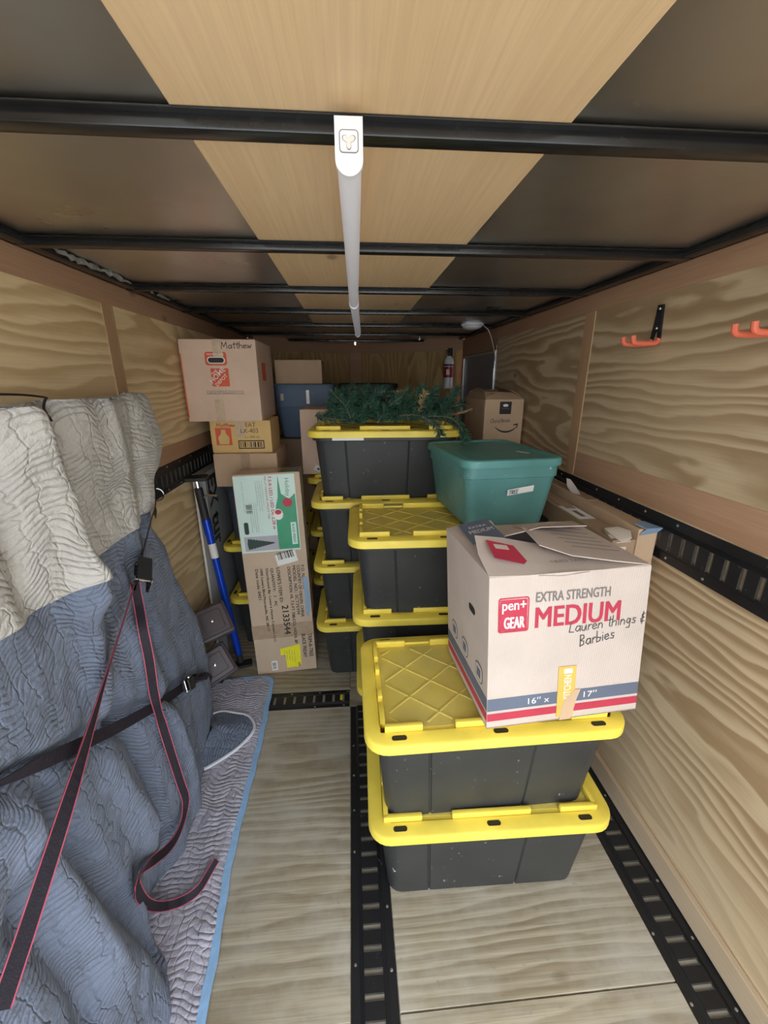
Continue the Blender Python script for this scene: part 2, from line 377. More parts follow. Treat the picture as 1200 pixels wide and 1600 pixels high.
# --- floor: slab with plywood panels let in between the tracks
fl = structure('floor', MB().box((XL-.06, Y0, -.06), (XR+.06, 4.95, -.009)), 'floor_ply')
for x0, x1, y0, y1 in ((XL, -.046, Y0, .655), (XL, -.046, .659, 1.836), (XL, -.046, 1.972, 4.9), (.096, .928, Y0, .664), (.096, .928, .668, 1.836), (.096, .928, 1.972, 4.9)):
    MB().box((x0, y0, -.0085), (x1, y1, 0), .0015, seg=1).obj('floor_panel', 'floor_ply', fl)
# --- ground outside the open rear doors
g = structure('ground', MB().box((-9, -14, -.5), (9, Y0-.02, -.42)), 'concrete')
# --- side walls
wr = structure('wall_right', MB().box((XR+.012, Y0, -.06), (XR+.05, YW, ZC+.03)), 'red_ply')
for y0, y1 in ((Y0, 1.954), (1.958, 3.18)):
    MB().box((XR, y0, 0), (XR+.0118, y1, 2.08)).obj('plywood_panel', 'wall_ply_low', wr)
MB().box((XR-.004, 1.915, 1.27), (XR+.001, 1.995, 2.005), .001, seg=1).obj('seam_strip', 'strip_ply', wr)
MB().box((XR-.003, Y0, 2.005), (XR+.001, 3.18, 2.08), .001, seg=1).obj('top_board', 'red_ply', wr)
MB().box((XR-.0015, Y0, 1.27), (XR+.001, 1.912, 1.385), .001, seg=1).obj('lower_board', 'red_ply', wr)
MB().box((XR, 3.18, 1.93), (XR+.0118, YW, 2.08)).obj('header_panel', 'red_ply', wr)
MB().box((XR, 4.12, 0), (XR+.0118, YW, 1.93)).obj('door_post', 'red_ply', wr)
wl = structure('wall_left', MB().box((XL-.05, Y0, -.06), (XL-.012, YW, ZC+.03)), 'red_ply')
for y0, y1 in ((Y0, 1.831), (1.835, YW)):
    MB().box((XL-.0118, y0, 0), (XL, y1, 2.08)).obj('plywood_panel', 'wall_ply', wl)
MB().box((XL-.001, 1.79, 1.30), (XL+.004, 1.87, 1.998), .001, seg=1).obj('seam_strip', 'strip_ply', wl)
MB().box((XL-.001, Y0, 1.998), (XL+.003, YW, 2.08), .001, seg=1).obj('top_board', 'red_ply', wl)
MB().box((XL-.001, Y0, 1.31), (XL+.0015, 3.2, 1.40), .001, seg=1).obj('lower_board', 'red_ply', wl)
# --- V nose
def nose(name, p0, p1, uL, uR):
    d = Vector((p1[0]-p0[0], p1[1]-p0[1], 0)); L = d.length; a = math.atan2(d.y, d.x)
    o = MB().box((0, .012, -.06), (L, .05, ZC+.03)).obj(name, 'red_ply', None, False, 'structure')
    o.location = (p0[0], p0[1], 0); o.rotation_euler = (0, 0, a)
    for x0, x1 in ((uL, L/2-.002+uL/2-uR/2), (L/2+.002+uL/2-uR/2, L-uR)):
        MB().box((x0, 0, .02), (x1, .0118, 1.985)).obj('plywood_panel', 'nose_ply', o)
    MB().box((0, -.003, 1.985), (L, .0118, 2.08), .001, seg=1).obj('top_board', 'red_ply', o)
    return o
nose('wall_front_left', (XL, YW), (.06, 4.9), 0, .09)
nose('wall_front_right', (.06, 4.9), (XR, YW), .09, .03)
structure('trim_1', MB().box((.0, 4.80, 0), (.12, 4.86, 2.0), .004), 'red_ply')
structure('baseboard_right', MB().box((XR-.02, Y0, .0), (XR-.0005, 3.18, .095), .003), 'base_ply')
structure('baseboard_left', MB().box((XL+.0005, Y0, .0), (XL+.012, YW, .085), .003), 'base_ply')
# --- ceiling: metal sheet, plywood strip, steel cross beams, corner rails
ce = structure('ceiling', MB().box((XL-.05, Y0, ZC), (XR+.05, 5.0, ZC+.03)), 'sheet')
for y0, y1 in ((Y0, 1.996), (2.0, 4.5)):
    MB().box((-.253, y0, ZC-.004), (.354, y1, ZC-.0002)).obj('plywood_panel', 'ceil_ply', ce)
for k in range(-1, 7):
    y = .785+.61*k
    mb = MB().box((XL+.002, y, ZC-.026), (XR-.002, y+.034, ZC-.0045), .0028, seg=2)
    mb.box((XL+.002, y-.014, ZC-.0075), (XR-.002, y+.048, ZC-.0043), .001, seg=1)
    mb.obj('roof_beam', 'black_steel', ce, True)
for x in (XL+.022, XR-.022):
    MB().box((x-.022, Y0, 2.081), (x+.022, YW, ZC-.0002), .008).obj('corner_rail', 'black_steel', ce, True)
mb = MB(); rnd = random.Random(5)
for y0, y1, rr in ((1.46, 1.96, .011), (2.02, 2.16, .007), (2.2, 2.32, .008)):
    n = int((y1-y0)/.02)
    mb.tube([(XL+.05+rnd.uniform(-.004, .004), y0+(y1-y0)*i/n, 2.096+rnd.uniform(-.004, .003)) for i in range(n+1)], [rr*rnd.uniform(.4, 1.2)*(sin(pi*(i+.3)/(n+.6))**.5) for i in range(n+1)], 7)
mb.obj('sealant_bead', 'fluff', ce, True)

# ================================================================== TIE-DOWN TRACKS
def track(name, label, L, wd, loc, rot, slot_from=0, mid_h=.009, screw_step=.16, skip=()):
    """local x along the rail, y across, z out of the surface"""
    tr = thing(name, label, 'rail', loc, rot=rot, group='slotted tie-down rails')
    mb = MB(); hw = wd/2; pit = .0545; n = int(L/pit)
    fl_w = wd*.2; c0 = wd*.25; sl = wd*.21
    for s in (-1, 1):
        a, b = sorted((s*hw, s*(hw-fl_w))); mb.box((0, a, 0), (L, b, .003), .0008, seg=1)
        # sloped web from flange to raised centre
        y1, y2 = s*(hw-fl_w), s*(hw-fl_w-.010)
        mb.loft([[(0, y1, .003), (L, y1, .003)], [(0, y2, mid_h), (L, y2, mid_h)]], False, False, closed=False)
        a, b = sorted((s*(hw-fl_w-.010), s*sl)); mb.box((0, a, mid_h-.004), (L, b, mid_h), .0008, seg=1)
    x = 0
    for i in range(n+1):
        x0 = max(0, i*pit-(pit-.0145)/2); x1 = min(L, i*pit+(pit-.0145)/2)
        mb.box((x0, -sl, mid_h-.004), (x1, sl, mid_h))
    mb.obj('rail', 'track', tr)
    mb = MB()
    for i in range(n):
        xc = (i+.5)*pit
        for s in (-1, 1):   # turned-down bright lips of each slot
            mb.box((xc+s*.0073-.0010, -sl, mid_h-.005), (xc+s*.0073+.0010, sl, mid_h+.0006))
    l = mb.obj('slot_lip', 'lip', tr); l['kind'] = 'stuff'
    sc = None; k = 0; x = .05
    while x < L:
        for s in (-1, 1):
            if (k*7+s) % 5 == 0: continue
            m4 = Matrix.Translation((x+(.02 if s > 0 else 0), s*(hw-fl_w*.5), .003))
            if sc is None:
                sc = MB().lathe([(.0048, 0), (.0045, .0014), (.002, .0024)], 8).obj('screw', 'screw', tr, True); sc.matrix_local = m4
            else: piece(sc, 'screw', tr, m4)
        x += screw_step; k += 1
    return tr
track('tie_down_track', 'black slotted steel rail let into the floor in front of the yellow-lid totes', 1.836-Y0, .138, (.025, Y0, -.0085), (0, 0, pi/2), mid_h=.0095)
track('tie_down_track', 'black slotted steel rail on the floor along the foot of the right wall', 3.4, .15, (1.0, Y0, -.0085), (0, 0, pi/2), mid_h=.0095)
ct = track('tie_down_track', 'short black slotted steel rail crossing the floor under the pale blanket corner', .88, .132, (-.932, 1.904, -.0085), (0, 0, 0), mid_h=.0095)
MB().box((.828, -.02, .0096), (.842, .022, .0104)).obj('yellow_tag', 'yellow_paper', ct)
track('tie_down_track', 'black slotted steel rail on the right wall above the long flattened cartons', 3.3, .16, (XR, 3.05, 1.185), (pi/2, 0, -pi/2), mid_h=.014)
track('tie_down_track', 'black slotted steel rail on the left wall beside the grey blanket', 4.2, .14, (XL, -.2, 1.245), (pi/2, 0, pi/2), mid_h=.014)

# ================================================================== TOTES WITH YELLOW LIDS
def make_tote(label, loc, rz):
    tt = thing('storage_tote', label, 'storage tote', loc, rz, 'black totes with yellow lids')
    def ring(w, d, z, r, notch=.006):
        P = rrect(w, d, r, 4); Q = []
        n = len(P)
        for i in range(n):
            Q.append(P[i]); a, b = P[i], P[(i+1) % n]
            if (a[0]-b[0])**2+(a[1]-b[1])**2 > .01:      # straight side: vertical grooves
                dx, dy = b[0]-a[0], b[1]-a[1]; L = math.hypot(dx, dy); nx, ny = -dy/L, dx/L
                for f in ((.17, .70) if abs(dx) > abs(dy) else (.25, .75)):
                    for e, k in ((-.008, 0), (-.002, 1), (.003, 1), (.009, 0)):
                        Q.append((a[0]+dx*(f+e), a[1]+dy*(f+e)) if not k else (a[0]+dx*(f+e)+nx*notch, a[1]+dy*(f+e)+ny*notch))
        return [(x, y, z) for x, y in Q]
    mb = MB()
    mb.loft([ring(.655, .370, .0, .04, .004), ring(.668, .386, .006, .045, .005), ring(.72, .432, .30, .05, .006), ring(.725, .437, .316, .05, .0005), ring(.755, .467, .32, .055, .0005), ring(.757, .469, .345, .055, .0005)])
    mb.obj('body', 'tote_black', tt, True)
    mb = MB(); W, D = .80, .515
    RR = lambda w, d, z, r: [(x, y, z) for x, y in rrect(w, d, r, 6)]
    mb.loft([RR(W-.024, D-.024, .338, .058), RR(W, D, .338, .07), RR(W, D, .362, .07), RR(W-.004, D-.004, .368, .068), RR(W-.014, D-.014, .3715, .063), RR(W-.092, D-.092, .3725, .03), RR(W-.096, D-.096, .366, .028)], True, True)
    iw, idp = W-.096, D-.096; h1, h2, t_ = .366, .392, .016
    for s in (-1, 1):
        y = s*(idp/2-t_/2)
        for a, b in ((-iw/2, -iw/2+.125), (-.13, .13), (iw/2-.125, iw/2)):
            mb.box((a, y-t_/2, h1), (b, y+t_/2, h2), .004)
        x = s*(iw/2-t_/2)
        for a, b in ((-idp/2, -idp/2+.10), (-.085, -.045), (.04, .08), (idp/2-.10, idp/2)):
            mb.box((x-t_/2, a, h1), (x+t_/2, b, h2), .004)
    lid = mb.obj('lid', 'tote_lid', tt, True)
    mb = MB(); pw, pd = iw-2*t_-.002, idp-2*t_-.002
    mb.box((-pw/2, -pd/2, .3655), (pw/2, pd/2, .3675))
    for sgn in (-1, 1):
        for off in [-.42+.14*i for i in range(7)]:
            # line y = sgn*x*0.9 + off clipped to the panel
            pts = []
            for k in range(41):
                x = -pw/2+.015+(pw-.03)*k/40; y = sgn*x*.85+off
                if abs(y) < pd/2-.012: pts.append((x, y))
            if len(pts) > 2:
                (xa, ya), (xb, yb) = pts[0], pts[-1]; L = math.hypot(xb-xa, yb-ya); a = math.atan2(yb-ya, xb-xa)
                mb.box((0, -.0045, .3672), (L, .0045, .3712), .002, Matrix.Translation((xa, ya, 0))@Matrix.Rotation(a, 4, 'Z'), seg=1)
    mb.obj('ribbed_panel', 'tote_panel', lid)
    first = None
    for s in (-1, 1):
        for x in (-.30, .0, .30):
            m4 = Matrix.Translation((x, s*(D/2-.027), .3718))
            if first is None:
                first = MB().prism(rrect(.044, .017, .0075, 4), basis((0, 0, 0), (1, 0, 0), (0, 1, 0)), .0009).obj('slot', 'slot_dark', lid); first.matrix_local = m4
            else: piece(first, 'slot', lid, m4)
    return tt
PIT = .3665
T0 = make_tote('black tote with yellow lid on the bare floor, lowest of the front stack', (.425, 1.140, 0), R(-1))
tote = lambda x, y, k, rz, lab: dup(T0, (x, y, PIT*k+.0005*k), R(rz), lab)
tote(.412, 1.148, 1, .5, 'black tote with dusty yellow lid carrying the pale moving box')
tote(.395, 1.765, 0, -.5, 'black tote behind the front stack, its yellow lid edge just left of the dusty lid')
tote(.385, 1.78, 1, -1, 'middle black tote with yellow lid directly under the tote carrying the teal one')
tote(.375, 1.77, 2, -1, 'black tote with clean yellow lid that the teal tote stands on')
for k, lab in enumerate(('lowest black tote of the four-high stack, on the floor right of the tree carton', 'second black tote from the floor in the four-high stack', 'third black tote from the floor in the four-high stack', 'black tote with yellow lid on which the green garland lies')):
    c4 = tote(.165+.004*k, 2.30+.012*k, k, (0, -.5, -.3, -2)[k], lab)
MB().box((-.27, -.2365, .322), (-.11, -.2345, .337)).obj('paper_strip', 'paper', c4)
for k, lab in enumerate(('lowest black tote standing on the floor behind the blue pole', 'upper black tote behind the blue pole, under the plain brown carton')):
    o = tote(-.568, 2.80, k, 90, lab)
for k, lab in enumerate(('bottom black tote hidden between the tree carton and the four-high stack', 'middle black tote between the tree carton and the four-high stack', 'topmost black tote under the tall carton with a small white sticker')):
    tote(.10, 2.87, k, 0, lab)

# ================================================================== LIDDED COLOURED TOTES
def lid_tote(name, label, loc, rz, w, d, h, mb_, ml, taper=.86, collar=.05):
    tt = thing(name, label, 'storage tote', loc, rz)
    RR = lambda ww, dd, z, r: [(x, y, z) for x, y in rrect(ww, dd, r, 6)]
    k = lambda f: (w-.03)*(taper+(1-taper)*f)
    kd = lambda f: (d-.03)*(taper+.02+(.98-taper)*f)
    mb = MB().loft([RR(k(0)-.02, kd(0)-.02, 0, .03), RR(k(0), kd(0), .008, .035), RR(k(.8), kd(.8), h-.03-collar, .04), RR(k(.8)+.014, kd(.8)+.014, h-.027-collar, .045), RR(k(1), kd(1), h-.028, .045)])
    mb.obj('body', mb_, tt, True)
    mb = MB().loft([RR(w-.02, d-.02, h-.032, .055), RR(w, d, h-.032, .065), RR(w, d, h-.012, .065), RR(w-.006, d-.006, h-.004, .062), RR(w-.02, d-.02, h, .055), RR(w-.05, d-.05, h-.001, .045), RR(w-.07, d-.07, h-.011, .04), RR(w-.09, d-.09, h-.011, .035), RR(w-.10, d-.10, h-.006, .03)])
    mb.obj('lid', ml, tt, True)
    return tt
gt = lid_tote('teal_tote', 'teal plastic tote with a masking tape label, standing on a yellow lid', (.615, 1.815, PIT*2+.3715+.022), R(6), .435, .56, .295, 'teal', 'teal_lid', .84)
fb = basis((0, -.56/2*.9, 0), (1, 0, 0), (0, -.10, 1))
o_ = Vector((.025, -.2615, .165)); bs = basis(o_, (1, 0, .13), (-.005, -.12, 1))
decal('masking_tape_label', rect(-.052, -.013, .062, .013), bs, 'paper', gt, .0035)
hand('handwriting', 'TREE', bs, 'ink', gt, .015, (-.045, -.008), 0, .0025, 1.0, .0048)
decal('paper_label', rect(-.03, -.011, .03, .011), basis((.115, -.10, .2895), (.45, -.9, 0), (.9, .45, 0)), 'paper', gt)
bt = lid_tote('blue_tote', 'blue plastic tote under the plain carton, dusty tape pieces on its front', (-.355, 3.46, 1.2825), 0, .47, .46, .405, 'blue_tote', 'blue_tote', .84, .14)
for x, hh in ((-.16, .05), (.03, .10)):
    MB().box((x-.012, -.224, .31-hh/2), (x+.012, -.2215, .31+hh/2), .001, seg=1).obj('tape_piece', 'tape', bt)
lid_tote('dark_green_tote', 'very dark green lidded tote right of the blue one against the nose', (.13, 3.42, 1.2815), 0, .46, .46, .41, 'dark_green', 'dark_green', .88)

# ================================================================== CARTONS
def carton(name, label, loc, rz, w, d, h, mat, tape=None, rot=None, group=None, seam='x', flapmat=None):
    c = thing(name, label, 'box', loc, rz, group, rot)
    # slightly bowed walls
    mb = MB(); n = 6; rr = random.Random(hash(name+label) % 999 if False else len(label)); bow = .004
    rings = []
    for zi in range(5):
        z = h*zi/4; ring = []
        e = bow*sin(pi*zi/4)
        for (ax, ay), (bx, by) in (((-1, -1), (1, -1)), ((1, -1), (1, 1)), ((1, 1), (-1, 1)), ((-1, 1), (-1, -1))):
            for k in range(n):
                f = k/n; x, y = ax+(bx-ax)*f, ay+(by-ay)*f; b = sin(pi*f)*e
                ox = b*(1 if ax == bx == 1 else -1 if ax == bx == -1 else 0); oy = b*(1 if ay == by == 1 else -1 if ay == by == -1 else 0)
                ring.append((x*w/2+ox*0-0*ox, y*d/2+0*oy, z))
        rings.append(ring)
    mb.loft(rings)
    es = [e for e in mb.bm.edges if abs(abs(e.verts[0].co.x)-w/2) < 1e-5 and abs(abs(e.verts[0].co.y)-d/2) < 1e-5 and abs(abs(e.verts[1].co.x)-w/2) < 1e-5 and abs(abs(e.verts[1].co.y)-d/2) < 1e-5]
    bmesh.ops.bevel(mb.bm, geom=es, offset=.004, segments=2, profile=.5, affect='EDGES')
    mb.obj('box_body', mat, c, True)
    # two top flaps meeting at a seam
    for s in (-1, 1):
        if seam == 'x': mb = MB().box((-w/2+.002, min(s*.0015, s*(d/2-.001)), h-.0002), (w/2-.002, max(s*.0015, s*(d/2-.001)), h+.0035), .001, seg=1)
        else: mb = MB().box((min(s*.0015, s*(w/2-.001)), -d/2+.002, h-.0002), (max(s*.0015, s*(w/2-.001)), d/2-.002, h+.0035), .001, seg=1)
        mb.obj('flap', flapmat or mat, c)
    if tape:
        mb = MB()
        if seam == 'x':
            mb.box((-w/2-.0012, -.026, h+.0036), (w/2+.0012, .026, h+.0046))
            for s in (-1, 1): mb.box((min(s*w/2, s*(w/2+.0012)), -.026, h-.09), (max(s*w/2, s*(w/2+.0012)), .026, h+.0046))
        else:
            mb.box((-.026, -d/2-.0012, h+.0036), (.026, d/2+.0012, h+.0046))
            for s in (-1, 1): mb.box((-.026, min(s*d/2, s*(d/2+.0012)), h-.09), (.026, max(s*d/2, s*(d/2+.0012)), h+.0046))
        mb.obj('tape', tape, c)
    return c
# left stack
ZE = PIT+.392+.0012
sb = lid_tote('slate_bin', 'dark slate plastic bin under the brown carton of the left stack', (-.61, 2.68, ZE), 0, .36, .44, 1.108-ZE, 'slate_plastic', 'slate_plastic', .93, .03)
b1 = carton('cardboard_box', 'low brown carton right under the small golden tan box', (-.63, 2.66, 1.109), 0, .365, .42, 1.305-1.109-.0037, 'kraft', 'tape_brown', seam='y')
for x, a in ((-.03, .5), (-.07, -.3)):
    pass
tb = carton('small_tan_box', 'golden tan food carton with a red picture square and black barcode', (-.65, 2.64, 1.3055), 0, .345, .30, .183, 'kraft_tan', 'tape', seam='y')
F = FRONT(.30)
decal('red_picture', rect(-.145, .045, -.055, .145), F, 'orange_ink', tb)
decal('white_figure', [(-.128, .05), (-.072, .05), (-.068, .09), (-.085, .112), (-.088, .135), (-.112, .135), (-.114, .112), (-.132, .09)], F, 'kraft_tan', tb, .0012)
hand('handwriting', 'Matthew', F, 'red_ink', tb, .022, (-.135, .150), .02, .003)
text('lettering', 'EAT', F, 'ink_soft', tb, h=.024, at=(.03, .150)); text('lettering', 'LX-403', F, 'ink_soft', tb, h=.026, wdt=.10, at=(.0, .115))
text('lettering', '6 x 2900 mL', F, 'ink_soft', tb, h=.012, at=(.02, .085))
decal('barcode_frame', rect(-.02, .022, .13, .072), F, 'ink', tb); decal('barcode_ground', rect(-.014, .028, .124, .066), F, 'kraft_tan', tb, .0009)
barcode('barcode', F, 'ink', tb, -.008, .031, .126, .032)
hb = carton('moving_box', 'large pinkish moving box with orange square logo, on top of the left stack', (-.72, 2.70, 1.4925), R(1), .405, .50, .43, 'kraft_pink', 'tape', seam='y')
F = FRONT(.50)
decal('handle_frame', rrect(.115, .07, .014, 4, -.015, .335), F, 'orange_ink', hb); decal('handle_rim', rrect(.095, .036, .017, 5, -.015, .327), F, 'white_ink', hb, .0012)
decal('handle_hole', rrect(.084, .026, .013, 5, -.015, .327), F, 'ink', hb, .0018)
decal('logo_square', rect(-.050, .19, .045, .285), F, 'orange_ink', hb)
for s_, x, y, hh, wd in (('THE', -.040, .247, .014, .036), ('HOME', -.047, .205, .026, .105), ('DEPOT', -.022, .190, .018, .082)):
    text('lettering', s_, F, 'white_ink', hb, h=hh, wdt=wd, at=(x, y), ang=R(42), off=.0014, bold=.008)
hand('handwriting', 'Matthew', F, 'ink', hb, .034, (.02, .385), .03, .0035, 1.0)
text('lettering', 'DO NOT OVERSTUFF YOUR PACKING', F, 'grey_ink', hb, wdt=.20, at=(-.085, .160)); text('lettering', 'SUPPLIES AT HOMEDEPOT.COM', F, 'ink_soft', hb, wdt=.20, at=(-.085, .147))
text('lettering', 'MOVING BOX', F, 'white_ink', hb, h=.010, wdt=.09, at=(-.06, .352), off=.0014)
decal('orange_edge', rect(-.2015, .02, -.196, .36), F, 'orange_ink', hb)
MB().box((-.05, -.2525, .0), (-.0, -.2505, .12)).obj('tape_piece', 'tape', hb)
decal('orange_panel', rect(-.12, .22, -.0, .32), RIGHT(.405), 'orange_ink', hb)
# behind
carton('cardboard_box', 'brown carton standing on the floor under the stack with the blue tote', (-.37, 3.46, 0), 0, .47, .47, .635, 'kraft_dark', 'tape_brown', seam='y')
bx = carton('cardboard_box', 'brown carton with shreds of shiny tape, directly below the blue tote', (-.36, 3.45, .6395), 0, .46, .46, .638, 'kraft_dark', 'tape', seam='y')
carton('cardboard_box', 'brown carton on the floor below the dark green tote', (.14, 3.46, 0), 0, .46, .47, .635, 'kraft_dark', None)
carton('cardboard_box', 'brown carton just under the dark green tote', (.14, 3.46, .6395), 0, .46, .46, .638, 'kraft_dark', None)
carton('cardboard_box', 'plain brown carton without print resting on the blue tote', (-.385, 3.44, 1.688), R(-1), .345, .32, .165, 'kraft', None)
fbx = carton('tall_cardboard_box', 'tall pinkish brown carton with a small tilted white sticker behind the four-high stack', (-.115, 2.84, PIT*2+.3935), R(-2), .41, .34, .41, 'kraft_pink', None)
decal('white_sticker', [(-.135, .03), (-.095, .012), (-.078, .042), (-.118, .062)], FRONT(.34), 'paper', fbx)
decal('sticker_print', [(-.115, .03), (-.10, .024), (-.095, .036), (-.109, .043)], FRONT(.34), 'ink_soft', fbx, .0013)
gb = tag(bpy.data.objects.new('flat_game_box', None), 'faded red flat box standing on edge behind the green garland', 'box'); COL.objects.link(gb); gb.location = (.17, 2.49, PIT*3+.3945); gb.rotation_euler = (0, 0, R(-3))
MB().box((-.175, -.035, 0), (.175, .035, .145), .003).obj('box_base', 'game_box', gb); MB().box((-.178, -.038, .128), (.178, .038, .163), .003).obj('box_lid', 'kraft_pink', gb)
# smile box
ab = carton('parcel_box', 'open topped brown parcel box with black curved arrow, by the right wall', (.942, 2.76, 1.2215), R(2), .25, .40, .375, 'kraft', None, flapmat='kraft_dark')
for ch in [c for c in COL.objects if c.parent == ab and c.name.startswith('flap')]: bpy.data.objects.remove(ch)
F = FRONT(.40)
def sheet(name, P, mat, parent, th=.003, sub=1):
    """bent plate through a grid of points"""
    mb = MB(); n = [Vector((0, 0, th))]
    rows = [[Vector(p) for p in r] for r in P]
    top = [[mb.bm.verts.new(p+Vector((0, 0, th))) for p in r] for r in rows]; bot = [[mb.bm.verts.new(p) for p in r] for r in rows]
    a, b = len(rows), len(rows[0])
    for i in range(a-1):
        for j in range(b-1):
            mb.bm.faces.new((top[i][j], top[i][j+1], top[i+1][j+1], top[i+1][j])); mb.bm.faces.new((bot[i][j], bot[i+1][j], bot[i+1][j+1], bot[i][j+1]))
    ed = [(i, 0) for i in range(a)]+[(a-1, j) for j in range(1, b)]+[(i, b-1) for i in range(a-2, -1, -1)]+[(0, j) for j in range(b-2, 0, -1)]
    for (i, j), (k, l) in zip(ed, ed[1:]+ed[:1]): mb.bm.faces.new((top[i][j], bot[i][j], bot[k][l], top[k][l]))
    return mb.obj(name, mat, parent, True)
sheet('flap', [[(-.124, -.2, .375), (.124, -.2, .375)], [(-.112, -.15, .405), (.11, -.15, .40)], [(-.10, -.09, .42), (.10, -.10, .415)]], 'kraft', ab)
sheet('flap', [[(.124, -.19, .375), (.124, .19, .375)], [(.09, -.17, .41), (.09, .17, .42)], [(.05, -.14, .435), (.06, .15, .45)]], 'kraft_dark', ab)
sheet('flap', [[(-.124, -.18, .375), (-.124, .19, .375)], [(-.10, -.17, .40), (-.10, .17, .42)], [(-.05, -.15, .41), (-.06, .15, .44)]], 'kraft_dark', ab)
sheet('flap', [[(-.12, .2, .375), (.12, .2, .375)], [(-.11, .15, .42), (.11, .15, .43)]], 'kraft_dark', ab)
decal('black_label', rect(-.03, .29, .045, .365), F, 'ink', ab); decal('label_mark', [(-.005, .335), (.02, .335), (.026, .346), (.008, .352), (-.011, .346)], F, 'white_ink', ab, .0012)
text('lettering', 'Thank you', F, 'grey_ink', ab, wdt=.05, at=(-.018, .318), off=.0013)
hand('handwriting', 'Christmas', F, 'ink_soft', ab, .026, (-.085, .235), .06, .0028, .95)
def arc_band(a0, a1, r, cx, cy, w0, w1, n=16):
    o1, o2 = [], []
    for k in range(n+1):
        a = R(a0+(a1-a0)*k/n); wd = w0+(w1-w0)*sin(pi*k/n)
        o1.append((cx+(r+wd/2)*cos(a), cy+(r+wd/2)*sin(a))); o2.append((cx+(r-wd/2)*cos(a), cy+(r-wd/2)*sin(a)))
    return o1+o2[::-1]
decal('smile_arrow', arc_band(222, 318, .095, .02, .275, .003, .011), F, 'ink', ab)
decal('arrow_head', [(.098, .232), (.094, .205), (.088, .205), (.090, .222), (.068, .220), (.068, .227)], F, 'ink', ab)
# long flattened cartons on edge along the right wall
lc = thing('long_carton', 'long narrow carton on edge pressed against the right wall rail, torn end', 'box', (1.036, 2.14, .1022), 0)
mb = MB().box((-.036, -.86, .70), (.036, .86, 1.115), .004); mb.obj('box_body', 'kraft', lc)
sheet('torn_flap', [[(-.03, -.38, 1.116), (-.01, -.42, 1.116)], [(-.028, -.33, 1.132), (.006, -.36, 1.128)], [(-.02, -.30, 1.165), (-.004, -.31, 1.16)]], 'kraft_pale', lc)
sheet('torn_end', [[(-.034, -.862, 1.09), (.03, -.862, 1.10)], [(-.02, -.875, 1.118), (.034, -.88, 1.122)], [(-.034, -.83, 1.122), (.02, -.80, 1.12)]], 'bluewhite', lc)
MB().box((-.02, -.5, 1.1152), (.02, .85, 1.117)).obj('tape', 'tape_brown', lc)
lc2 = thing('long_carton', 'long narrow carton with address label leaning beside the one at the wall', 'box', (.953, 2.15, .1022), 0)
MB().box((-.044, -.87, .70), (.044, .87, 1.075), .004).obj('box_body', 'kraft_dark', lc2)
MB().box((-.022, -.5, 1.0752), (.022, .85, 1.077)).obj('tape', 'tape_brown', lc2)
decal('address_label', rect(-.04, -.64, .03, -.46), basis((0, 0, 1.0752), (1, 0, 0), (0, 1, 0)), 'paper', lc2, .0006)
decal('label_print', rect(-.015, -.61, .005, -.53), basis((0, 0, 1.0752), (1, 0, 0), (0, 1, 0)), 'grey_ink', lc2, .0012)
decal('handle_slot', rrect(.10, .028, .013, 4, .35, .98), basis((-.044, 0, 0), (0, -1, 0), (0, 0, 1)), 'ink_soft', lc2)
rnd = random.Random(11)
for q in range(3):
    z = 1.075+.006*q
    sheet('torn_edge', [[(-.042+.03*rnd.random(), -.872-.004*q, z-.01), (.0+.04*rnd.random(), -.872, z-.006)], [(-.042, -.84, z+.004), (.042, -.835, z+.007)], [(-.03, -.79, z+.003), (.03, -.78, z+.004)]], 'torn', lc2, .002)
MB().box((-.040, -.8725, .99), (.008, -.8702, 1.05)).obj('torn_patch', 'torn', lc2)
carton('cardboard_box', 'brown carton on the floor by the right wall, mostly hidden beneath the long cartons', (.968, 2.42, .0022), 0, .205, 1.10, .7965, 'kraft_dark', None)
MB().box((-.02, -.8665, .93), (.03, -.8635, .99), .001, seg=1).obj('tape_scrap', 'tape', lc)
# moving box in front
PBW, PBD, PBH = .478, .36, .485
pz = PIT+.392+.0012
pb = thing('moving_box', 'pale moving box with red and blue stripes on the dusty front lid', 'box', (.590, 1.105, pz), R(4.5))
mb = MB(); w, d, h, t_ = PBW/2, PBD/2, PBH, .004
mb.box((-w, -d, 0), (w, d, t_))
mb.box((-w, -d, 0), (w, -d+t_, h)).box((-w, d-t_, 0), (w, d, h)).box((-w, -d+t_, 0), (-w+t_, d-t_, h)).box((w-t_, -d+t_, 0), (w, d-t_, h))
mb.obj('box_body', 'kraft_pale', pb)
# interleaved flaps
sheet('flap', [[(-w, -d+.002, h), (-.10, -d, h-.004), (-.03, -d, h-.010), (.05, -d, h-.004), (w, -d+.002, h)], [(-w+.006, -d+.09, h+.022), (-.12, -d+.09, h+.02), (-.02, -d+.09, h+.006), (.1, -d+.09, h+.002), (w-.01, -d+.09, h-.002)], [(-w+.02, -d+.155, h+.052), (-.13, -d+.165, h+.036), (-.03, -d+.17, h+.012), (.09, -d+.17, h-.006), (w-.05, -d+.17, h-.012)]], 'kraft_pale', pb)
sheet('flap', [[(w, -d+.004, h), (w, 0, h), (w, d-.004, h)], [(w-.10, -d+.015, h+.012), (w-.10, 0, h+.012), (w-.1, d-.01, h+.006)], [(w-.21, -d+.05, h+.02), (w-.21, .02, h+.032), (w-.2, d-.03, h+.01)], [(w-.275, -d+.11, h+.03), (w-.27, .04, h+.042), (w-.26, d-.05, h+.014)]], 'kraft_pale', pb)
